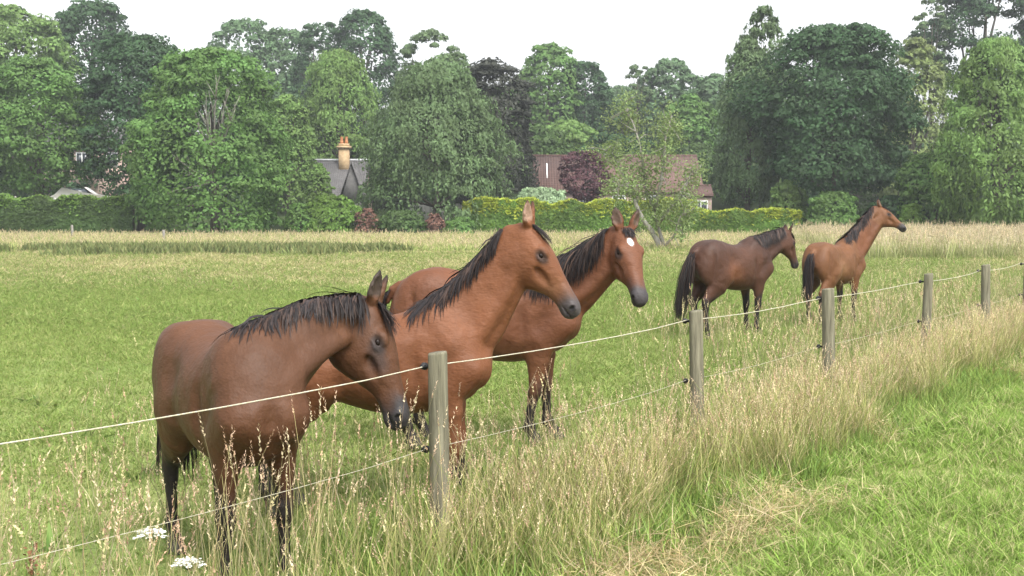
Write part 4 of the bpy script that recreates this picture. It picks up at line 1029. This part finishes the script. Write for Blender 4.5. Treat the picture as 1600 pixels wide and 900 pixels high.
    T('shrub', 'light low bush near the raised head of the light bay horse', 1425, 318, 362, 50, 72, L_HEDGE, 'dome', 2200, .13, 30, cat='shrub')
    T('golden_bush', 'yellow green bush below the slate cottage roof', 520, 306, 368, 112, 74.5, L_HEDGE, 'dome', 6600, .13, 44, cat='shrub')
    T('shrub', 'green bush in front of the left end of the slate roof', 500, 256, 340, 52, 84, L_LIGHT, 'egg', 3600, .14, 30, cat='shrub')
    T('shrub', 'yellow tipped shrub on the left below the cottage', 470, 318, 372, 60, 74, L_MID, 'dome', 2600, .13, 30, cat='shrub')
plant_trees()

def hedge(label, u0, u1, vt, vb, d, mat, n, gold=0, thick=1.6, gold_mat=None, leaf=.10):
    r = np.random.default_rng(int(u0 + 5 * u1) % 9999 + 3)
    a, b = P(u0, vb, d), P(u1, vb, d); H_ = P(u0, vt, d)[2]; x0, x1 = a[0], b[0]; y0 = a[1]
    t = thing('hedge', label, 'hedge', ((x0 + x1) / 2, y0 + thick / 2, 0), 0)
    L = (x1 - x0) / 2
    x = r.uniform(-L, L, n); bump = .82 + .30 * vnoise(x, x * 0, .9, 4) + .10 * vnoise(x, x * 0, 3.0, 5); face = r.random(n)
    z = np.where(face < .68, r.random(n) ** .9, 1 - .12 * r.random(n)) * H_ * bump
    bulge = .22 * (vnoise(x, z, 1.3, 6) - .5) + .10 * (vnoise(x, z, 3.5, 7) - .5)
    y = np.where(face < .68, -thick / 2 + bulge + .12 * r.random(n), r.uniform(-thick / 2, thick / 2, n))
    nv = nrm(np.stack([np.zeros(n), np.where(face < .68, -1.0, -.25), np.where(face < .68, .25, 1.0)], 1) + r.normal(0, .55, (n, 3)))
    V, Q = leaves(np.stack([x, y, z], 1), nv, leaf * 1.3, leaf * .8, r); quads('foliage', V, Q, mat, t)
    if gold:
        x = r.uniform(-L, L, gold); bump = .82 + .30 * vnoise(x, x * 0, .9, 4) + .10 * vnoise(x, x * 0, 3.0, 5); dn = np.abs(r.normal(0, .20, gold))
        z = H_ * bump * (1.04 - dn * .9); y = np.where(r.random(gold) < .5, -thick / 2 - .02 + .1 * r.random(gold), r.uniform(-thick / 2, thick / 2, gold))
        nv = nrm(np.array([0, -.6, .9]) + r.normal(0, .5, (gold, 3))); V, Q = leaves(np.stack([x, y, z], 1), nv, leaf * 1.5, leaf * .7, r)
        quads('new_growth', V, Q, gold_mat or L_YELLOW, t)
    # inner twigs, which close the hedge
    mb = MB()
    k = max(6, int(2 * L / .5))
    for i in range(k):
        xx = -L + .1 + (2 * L - .2) * (i + .5) / k; 
        mb.tube([(xx, 0, -.05), (xx + r.normal(0, .1), r.normal(0, .2), H_ * .45), (xx + r.normal(0, .2), r.normal(0, .3), H_ * .78)], [.30, .42, .2], 7)
    mb.build('stems', BARK, t, True)
hedge('clipped dark green hedge along the left side', -60, 206, 312, 366, 75, L_HEDGE_D, 17000, 2600, gold_mat=L_HEDGE)
hedge('clipped hedge with golden tips behind the two middle horses', 724, 1088, 318, 366, 75, L_HEDGE, 20000, 8000)
hedge('lower golden hedge behind the dark brown horse', 1078, 1252, 331, 368, 74, L_HEDGE, 10000, 2600)
hedge('shaded hedge beneath the trees at the right', 1252, 1620, 332, 366, 76, L_HEDGE_D, 15000, 0)

def dead_tree():
    """the leaning, half dead tree in front of the golden hedge"""
    p = P(1036, 394, 50); t = thing('leaning_tree', 'half dead leaning tree with pale bark before the golden hedge', 'tree', (p[0], p[1], 0))
    r = np.random.default_rng(12); d = 50.0; o = np.array([p[0], p[1], 0]); mb = MB(); tips = []
    W = lambda u, v, dd=0.0: P(u, v, d + dd) - o
    def bough(pts, r0, r1, twigs, spread=.5):
        c = np.array([W(*q) for q in pts]); k = np.linspace(0, 1, len(c)); f = np.linspace(0, 1, 12)
        cc = np.stack([pchip(k, c[:, j], f) for j in range(3)], 1); mb.tube(cc, np.linspace(r0, r1, 12), 8)
        for _ in range(twigs):
            q = r.uniform(.3, 1); b0 = np.array([np.interp(q, f, cc[:, j]) for j in range(3)]); e = b0 + nrm(r.normal(0, 1, 3) + [0, 0, .15]) * r.uniform(.35, 1.25) * spread * 1.6
            mb.tube([b0, (b0 + e) / 2 + r.normal(0, .06, 3), e], [.03, .02, .008], 5); tips.append(e); tips.append((b0 + e) / 2)
    bough([(1036, 397), (1022, 366), (1006, 345), (996, 325), (985, 295, .3), (968, 262, .4), (956, 240, .6), (938, 232, .6)], .14, .02, 22)
    bough([(1040, 396), (1030, 360, .3), (1022, 330, .4), (1008, 290, .3), (1003, 240, 0), (988, 190, .2), (972, 160, .4)], .10, .012, 40)
    bough([(1022, 330, .4), (1035, 270, -.4), (1040, 215, -.5), (1050, 180, -.3)], .09, .02, 24)
    bough([(1026, 352, .3), (1045, 330, -.4), (1072, 290, -.6), (1085, 255, -.3)], .08, .02, 22)
    bough([(1038, 385), (1055, 365, -.5), (1062, 340, -.7), (1078, 330, -.8)], .07, .02, 12)
    bough([(990, 305, .3), (972, 290, -.3), (960, 300, -.5)], .05, .015, 14)
    mb.build('trunk', PALE_BARK, t, True)
    tips = np.array(tips); n = 10500; k = r.integers(0, len(tips), n); c = tips[k] + r.normal(0, .24, (n, 3)); c = c[c[:, 2] > .4]; n = len(c)
    V, Q = leaves(c, nrm(r.normal(0, 1, (n, 3)) + [0, -.3, .5]), .065, .034, r); quads('crown', V, Q, lm('sage_leaves', (.14, .18, .075)), t)
dead_tree()

# ------------------------------------------------------------------ buildings beyond the hedge
TILE = None
def roof_mat(name, c1, c2, rows):
    m, n, l, b = new_mat(name)
    tc = N(n, 'ShaderNodeTexCoord'); w = N(n, 'ShaderNodeTexWave', Scale=rows, Distortion=.6, Detail=2.0, bands_direction='Z'); w2 = N(n, 'ShaderNodeTexWave', Scale=rows * .9, Distortion=.3, bands_direction='X')
    nt = N(n, 'ShaderNodeTexNoise', Scale=1.3, Detail=6.0, Roughness=.7)
    r = N(n, 'ShaderNodeValToRGB'); e = r.color_ramp.elements; e[0].position, e[1].position = .3, .7; e[0].color, e[1].color = (*c1, 1), (*c2, 1)
    ad = N(n, 'ShaderNodeMath', operation='ADD'); bp = N(n, 'ShaderNodeBump', Strength=.45, Distance=.03)
    for x in (w, w2, nt): l.new(tc.outputs['Object'], x.inputs['Vector'])
    l.new(nt.outputs['Fac'], r.inputs['Fac']); l.new(r.outputs['Color'], b.inputs['Base Color'])
    l.new(w.outputs['Fac'], ad.inputs[0]); l.new(w2.outputs['Fac'], ad.inputs[1]); l.new(ad.outputs[0], bp.inputs['Height']); l.new(bp.outputs['Normal'], b.inputs['Normal'])
    b.inputs['Roughness'].default_value = .85
    return m
RED_TILE = roof_mat('red_brown_pantiles', (.095, .052, .044), (.165, .098, .080), 1.6)
SLATE = roof_mat('grey_slates', (.075, .072, .072), (.135, .13, .128), 2.0)
PINKWALL = rough_mat('pinkish_harling', (.36, .26, .22), (.46, .35, .30), 6, .95, .4)
STONE = rough_mat('buff_stone', (.36, .25, .14), (.52, .38, .22), 3.5, .9, .6)
TERRA = rough_mat('terracotta', (.40, .16, .07), (.52, .24, .11), 8, .8, .2)
LEAD = rough_mat('ridge_lead', (.36, .37, .38), (.52, .53, .54), 6, .6, .2)
GLASS = rough_mat('dark_window_glass', (.02, .025, .03), (.05, .06, .07), 1.5, .08, .0, spec=.6)
WHITE = rough_mat('white_paint', (.70, .70, .69), (.80, .80, .79), 6, .5, .05)

def gable_house(name, label, x0, x1, y0, depth, eave, ridge, wallm, roofm, windows=4, over=.25):
    g = float(gz((x0 + x1) / 2, y0)); t = thing(name, label, 'house', ((x0 + x1) / 2, y0 + depth / 2, g)); L = (x1 - x0) / 2; D = depth / 2; e, rz = eave - g, ridge - g
    mb = MB(); mb.box((-L, -D, -.3), (L, D, e))
    for sx in (-1, 1):   # gable ends
        mb.hexa([(sx * L - .12, -D, e), (sx * L + .0, -D, e), (sx * L, D, e), (sx * L - .12, D, e), (sx * L - .12, -.02, rz - .1), (sx * L, -.02, rz - .1), (sx * L, .02, rz - .1), (sx * L - .12, .02, rz - .1)] if sx > 0 else
                [(-L, -D, e), (-L + .12, -D, e), (-L + .12, D, e), (-L, D, e), (-L, -.02, rz - .1), (-L + .12, -.02, rz - .1), (-L + .12, .02, rz - .1), (-L, .02, rz - .1)])
    mb.build('wall', wallm, t)
    sl = (rz - e) / D; rb = MB(); th = .12
    for sy in (-1, 1):
        lo_y, lo_z = sy * (D + over), e - over * sl
        V = [(-L - over, lo_y, lo_z), (L + over, lo_y, lo_z), (L + over, 0, rz), (-L - over, 0, rz)]
        V = V + [(a, b, c + th) for a, b, c in V]
        rb.hexa(V if sy < 0 else [V[i] for i in (1, 0, 3, 2, 5, 4, 7, 6)])
    rf = rb.build('roof', roofm, t)
    q = MB(); q.tube([(-L - over, 0, rz + th), (L + over, 0, rz + th)], .09, 8); q.build('ridge', LEAD if roofm is SLATE else roofm, rf, True)
    for i in range(windows):
        wx = -L + 2 * L * (i + .5) / windows; f = MB()
        f.box((wx - .55, -D - .05, e - 1.65), (wx + .55, -D - .01, e - .35)); fr = f.build('window', WHITE, t)
        for sx in (-1, 1):
            pb = MB(); pb.box((wx + sx * .25 - .2, -D - .07, e - 1.55), (wx + sx * .25 + .2, -D - .052, e - .45)); pb.build('pane', GLASS, fr)
    return t, rf, L, D, e, rz

def buildings():
    d = 94; a = P(838, 300, d); b = P(1094, 300, d)
    t, rf, L, D, e, rz = gable_house('long_house', 'long house with red brown pantiled roof behind the purple tree', a[0], b[0], a[1] - .5, 8.0, a[2] + .1, P(900, 240, d)[2] - .15, PINKWALL, RED_TILE, 5)
    mb = MB(); yv = -D * .35; zz = e + (rz - e) * .65
    mb.tube([(-L + .9, yv - 1.3, zz - .9), (-L + .9, yv - .4, zz + .4)], .06, 8); mb.build('vent_pipe', WHITE, rf, True)
    mb = MB(); mb.box((-.9, -.35, rz + .02), (.35, .35, rz + .35)); mb.build('ridge_light', LEAD, rf)
    # slate cottage with chimney
    d = 93; a = P(484, 306, d); b = P(566, 306, d)
    t, rf, L, D, e, rz = gable_house('slate_cottage', 'cottage with grey slate roof and orange chimney among the trees', a[0], b[0], a[1], 6.4, a[2] - .3, P(520, 250, d)[2], PINKWALL, SLATE, 2)
    # front wing
    wx = P(553, 300, d)[0] - (a[0] + b[0]) / 2; mb = MB(); hw = .95
    for sx in (-1, 1):
        V = [(wx + sx * (hw + .15), -D - 1.4, e - .3), (wx + sx * (hw + .15), .2, e - .3), (wx, .2, rz - .25), (wx, -D - 1.4, rz - .25)]
        V = V + [(x, y, z + .1) for x, y, z in V]; mb.hexa(V if sx > 0 else [V[i] for i in (1, 0, 3, 2, 5, 4, 7, 6)])
    mb.build('wing_roof', SLATE, t)
    mb = MB(); mb.hexa([(wx - hw, -D - 1.2, -.3), (wx + hw, -D - 1.2, -.3), (wx + hw, -D, -.3), (wx - hw, -D, -.3), (wx - hw, -D - 1.2, e - .3), (wx + hw, -D - 1.2, e - .3), (wx + hw, -D, e - .3), (wx - hw, -D, e - .3)])
    mb.hexa([(wx - hw, -D - 1.2, e - .3), (wx + hw, -D - 1.2, e - .3), (wx + hw, -D, e - .3), (wx - hw, -D, e - .3), (wx - .04, -D - 1.2, rz - .4), (wx + .04, -D - 1.2, rz - .4), (wx + .04, -D, rz - .4), (wx - .04, -D, rz - .4)])
    mb.build('wing_wall', rough_mat('grey_stone', (.085, .083, .08), (.15, .145, .14), 4, .9, .5), t)
    cx = P(531, 300, d)[0] - (a[0] + b[0]) / 2; top = P(531, 222, d)[2] - t.location.z; mb = MB()
    mb.box((cx - .42, -.82, rz - 1.2), (cx + .42, -.18, top - .40)); mb.box((cx - .56, -.95, top - .398), (cx + .56, -.05, top - .2)); mb.box((cx - .42, -.82, top - .198), (cx + .42, -.18, top))
    ch = mb.build('chimney', STONE, rf)
    for k, sx in enumerate((-.20, .19)):
        mb = MB(); mb.tube([(cx + sx, -.5, top - .02), (cx + sx, -.5, top + .15), (cx + sx, -.5, top + .5), (cx + sx, -.5, top + .56)], [.16, .14, .11, .14], 10); mb.build('chimney_pot', TERRA, ch, True)
    # the house glimpsed through the trees on the left
    d = 104; a = P(60, 306, d); b = P(200, 306, d)
    gable_house('pink_house', 'pinkish house wall glimpsed through the left trees', a[0], b[0], a[1], 6, P(100, 232, d)[2], P(100, 190, d)[2], PINKWALL, SLATE, 3)
    # gable shed at the right end of the long house
    d = 90; a = P(1078, 330, d); b = P(1112, 330, d)
    gable_house('small_shed', 'small pinkish shed at the right end of the red roof', a[0], b[0], a[1], 2.2, P(1100, 306, d)[2], P(1100, 292, d)[2], PINKWALL, RED_TILE, 1, .12)
    # pale garden wall seen under the weeping tree
    a = P(640, 322, 84); b = P(735, 322, 84); mb = MB()
    for i in range(12):
        f0, f1 = i / 12, (i + 1) / 12; x0 = a[0] + (b[0] - a[0]) * f0 + .015; x1 = a[0] + (b[0] - a[0]) * f1 - .015
        mb.box((x0, a[1], 0), (x1, a[1] + .3, 2.05 + .05 * math.sin(i * 2.3)))
    tag(mb.build('garden_wall', rough_mat('pale_render', (.55, .52, .48), (.68, .66, .62), 3, .9, .3)), 'pale garden wall glimpsed under the weeping tree', 'wall')
buildings()

def parked_car():
    """pale car whose roof and windows show over the left hedge"""
    p = P(128, 330, 84); t = thing('parked_car', 'pale car roof and window showing over the left hedge', 'car', (p[0], p[1], float(gz(p[0], p[1])) + 1.75), R(8))
    # a raised drive carries it: modelled as its plinth
    prof = [(-2.0, .35), (-2.0, .85), (-1.7, .98), (-1.2, 1.5), (.35, 1.52), (1.0, 1.02), (1.9, .88), (2.05, .6), (2.05, .35)]
    n = len(prof); V = [(x, -.85 if z < 1.1 else -.68, z) for x, z in prof] + [(x, .85 if z < 1.1 else .68, z) for x, z in prof]
    Q = [(i, (i + 1) % n, n + (i + 1) % n, n + i) for i in range(n)] + [(0, 1, 7, 8), (1, 2, 6, 7), (2, 3, 5, 6), (3, 4, 5, 5)][:3] + [(n + 8, n + 7, n + 1, n), (n + 7, n + 6, n + 2, n + 1), (n + 6, n + 5, n + 3, n + 2)]
    Q += [(3, 4, 5, 5)][:0]
    V2 = V; body = quads('body', V2, Q, WHITE, t)
    mb = MB(); mb.hexa([(-1.5, -.83, 1.02), (.75, -.83, 1.02), (.75, .83, 1.02), (-1.5, .83, 1.02), (-1.15, -.70, 1.42), (.30, -.70, 1.42), (.30, .70, 1.42), (-1.15, .70, 1.42)]); mb.build('side_window', GLASS, t)
    for x in (-1.3, 1.25):
        for sy in (-1, 1):
            w = MB(); w.tube([(x, sy * .70, .32), (x, sy * .88, .32)], .32, 16); wo = w.build('wheel', BLACK, t, True)
            w = MB(); w.tube([(x, sy * .87, .32), (x, sy * .892, .32)], .19, 12); w.build('rim', LEAD, wo)
    mb = MB(); mb.box((-2.3, -1.3, -2.2), (2.3, 1.3, -.002)); pl = mb.build('drive', STONE); pl.location = t.location; pl.rotation_euler = t.rotation_euler; tag(pl, kind='structure')
parked_car()

# ------------------------------------------------------------------ small things
def stakes():
    for (u, v, d, hgt, lb) in [(113, 377, 66, .85, 'thin grey stake at the foot of the left hedge'), (256, 384, 60, .7, 'thin stake in the rough grass below the bushy ash'), (24, 305, 80, 2.6, 'pale gatepost standing behind the left hedge')]:
        p = P(u, v, d); t = thing('stake', lb, 'stake', (p[0], p[1], 0)); mb = MB()
        mb.tube([(0, 0, -.2), (.01, 0, hgt * .6), (.0, 0, hgt - .05), (0, 0, hgt)], [.075, .07, .07, .05], 8); mb.build('pole', PALE_BARK, t)
stakes()

FLOWER = rough_mat('white_florets', (.66, .66, .58), (.80, .80, .74), 40, .8, .2)
STEM = rough_mat('green_stem', (.10, .16, .05), (.17, .22, .08), 10, .7, .2)
def umbel(label, u, v, d, wpx, seed):
    r = np.random.default_rng(seed); c = P(u, v, d); R0 = wpx / F_PX * d / 2
    t = thing('umbel_flower', label, 'flower', (c[0], c[1], 0), 0, 'white umbel flowers by the near horse'); h = c[2]
    mb = MB(); mb.tube([(.02, .01, -.02), (.015, 0, h * .5), (0, 0, h - .05)], [.006, .005, .004], 7)
    heads = []
    for i in range(14):
        a = i * 2.4; q = R0 * math.sqrt((i + .5) / 14); e = np.array([q * math.cos(a), q * math.sin(a), h - .022 * (q / R0) ** 2 + r.normal(0, .004)]); heads.append(e)
        mb.tube([(0, 0, h - .05), (e[0] * .6, e[1] * .6, h - .025), e], [.002, .0016, .0014], 5)
    mb.build('stem', STEM, t, True)
    V = []
    for e in heads:
        for _ in range(16):
            o = e + r.normal(0, 1, 3) * [R0 * .16, R0 * .16, .003]; x = nrm(np.array([r.normal(), r.normal(), .2])) * .007; y = nrm(np.cross(x, [r.normal(0, .3), r.normal(0, .3), 1])) * .007
            V += [o - x, o + y, o + x, o - y]
    quads('flower_head', np.array(V), np.arange(len(V)).reshape(-1, 4), FLOWER, t)
umbel('white flat flower head left of the nearest horse', 236, 829, 5.3, 46, 1)
umbel('white flat flower head below the legs of the nearest horse', 293, 874, 5.2, 42, 2)
def dock():
    p = P(50, 868, 5.0); t = thing('dock_plant', 'brown seeding dock stalk in the bottom left corner', 'plant', (p[0], p[1], 0)); mb = MB(); r = np.random.default_rng(3)
    mb.tube([(0, 0, -.02), (.01, 0, .4), (.0, .01, p[2] + .06)], [.007, .006, .003], 7); mb.build('stem', STEM, t, True)
    n = 160; z = r.uniform(p[2] - .25, p[2] + .06, n); c = np.stack([r.normal(0, .012, n), r.normal(0, .012, n), z], 1); V, Q = leaves(c, nrm(r.normal(0, 1, (n, 3))), .009, .007, r)
    quads('seeds', V, Q, rough_mat('dock_seed_brown', (.13, .055, .03), (.24, .11, .055), 30, .8, .1), t)
dock()

# ------------------------------------------------------------------ thin summer haze
def haze():
    mb = MB(); mb.box((-330, -8, -1.2), (330, 235, 62)); m = bpy.data.materials.new('haze_air'); m.use_nodes = True; n, l = m.node_tree.nodes, m.node_tree.links
    n.clear(); o = n.new('ShaderNodeOutputMaterial'); v = n.new('ShaderNodeVolumePrincipled'); v.inputs['Color'].default_value = (.90, .94, 1.0, 1); v.inputs['Density'].default_value = HAZE; v.inputs['Anisotropy'].default_value = .3
    l.new(v.outputs[0], o.inputs['Volume']); tag(mb.build('haze', m), 'thin pale summer haze over the field', 'haze', kind='stuff')
HAZE = 0.0008
haze()
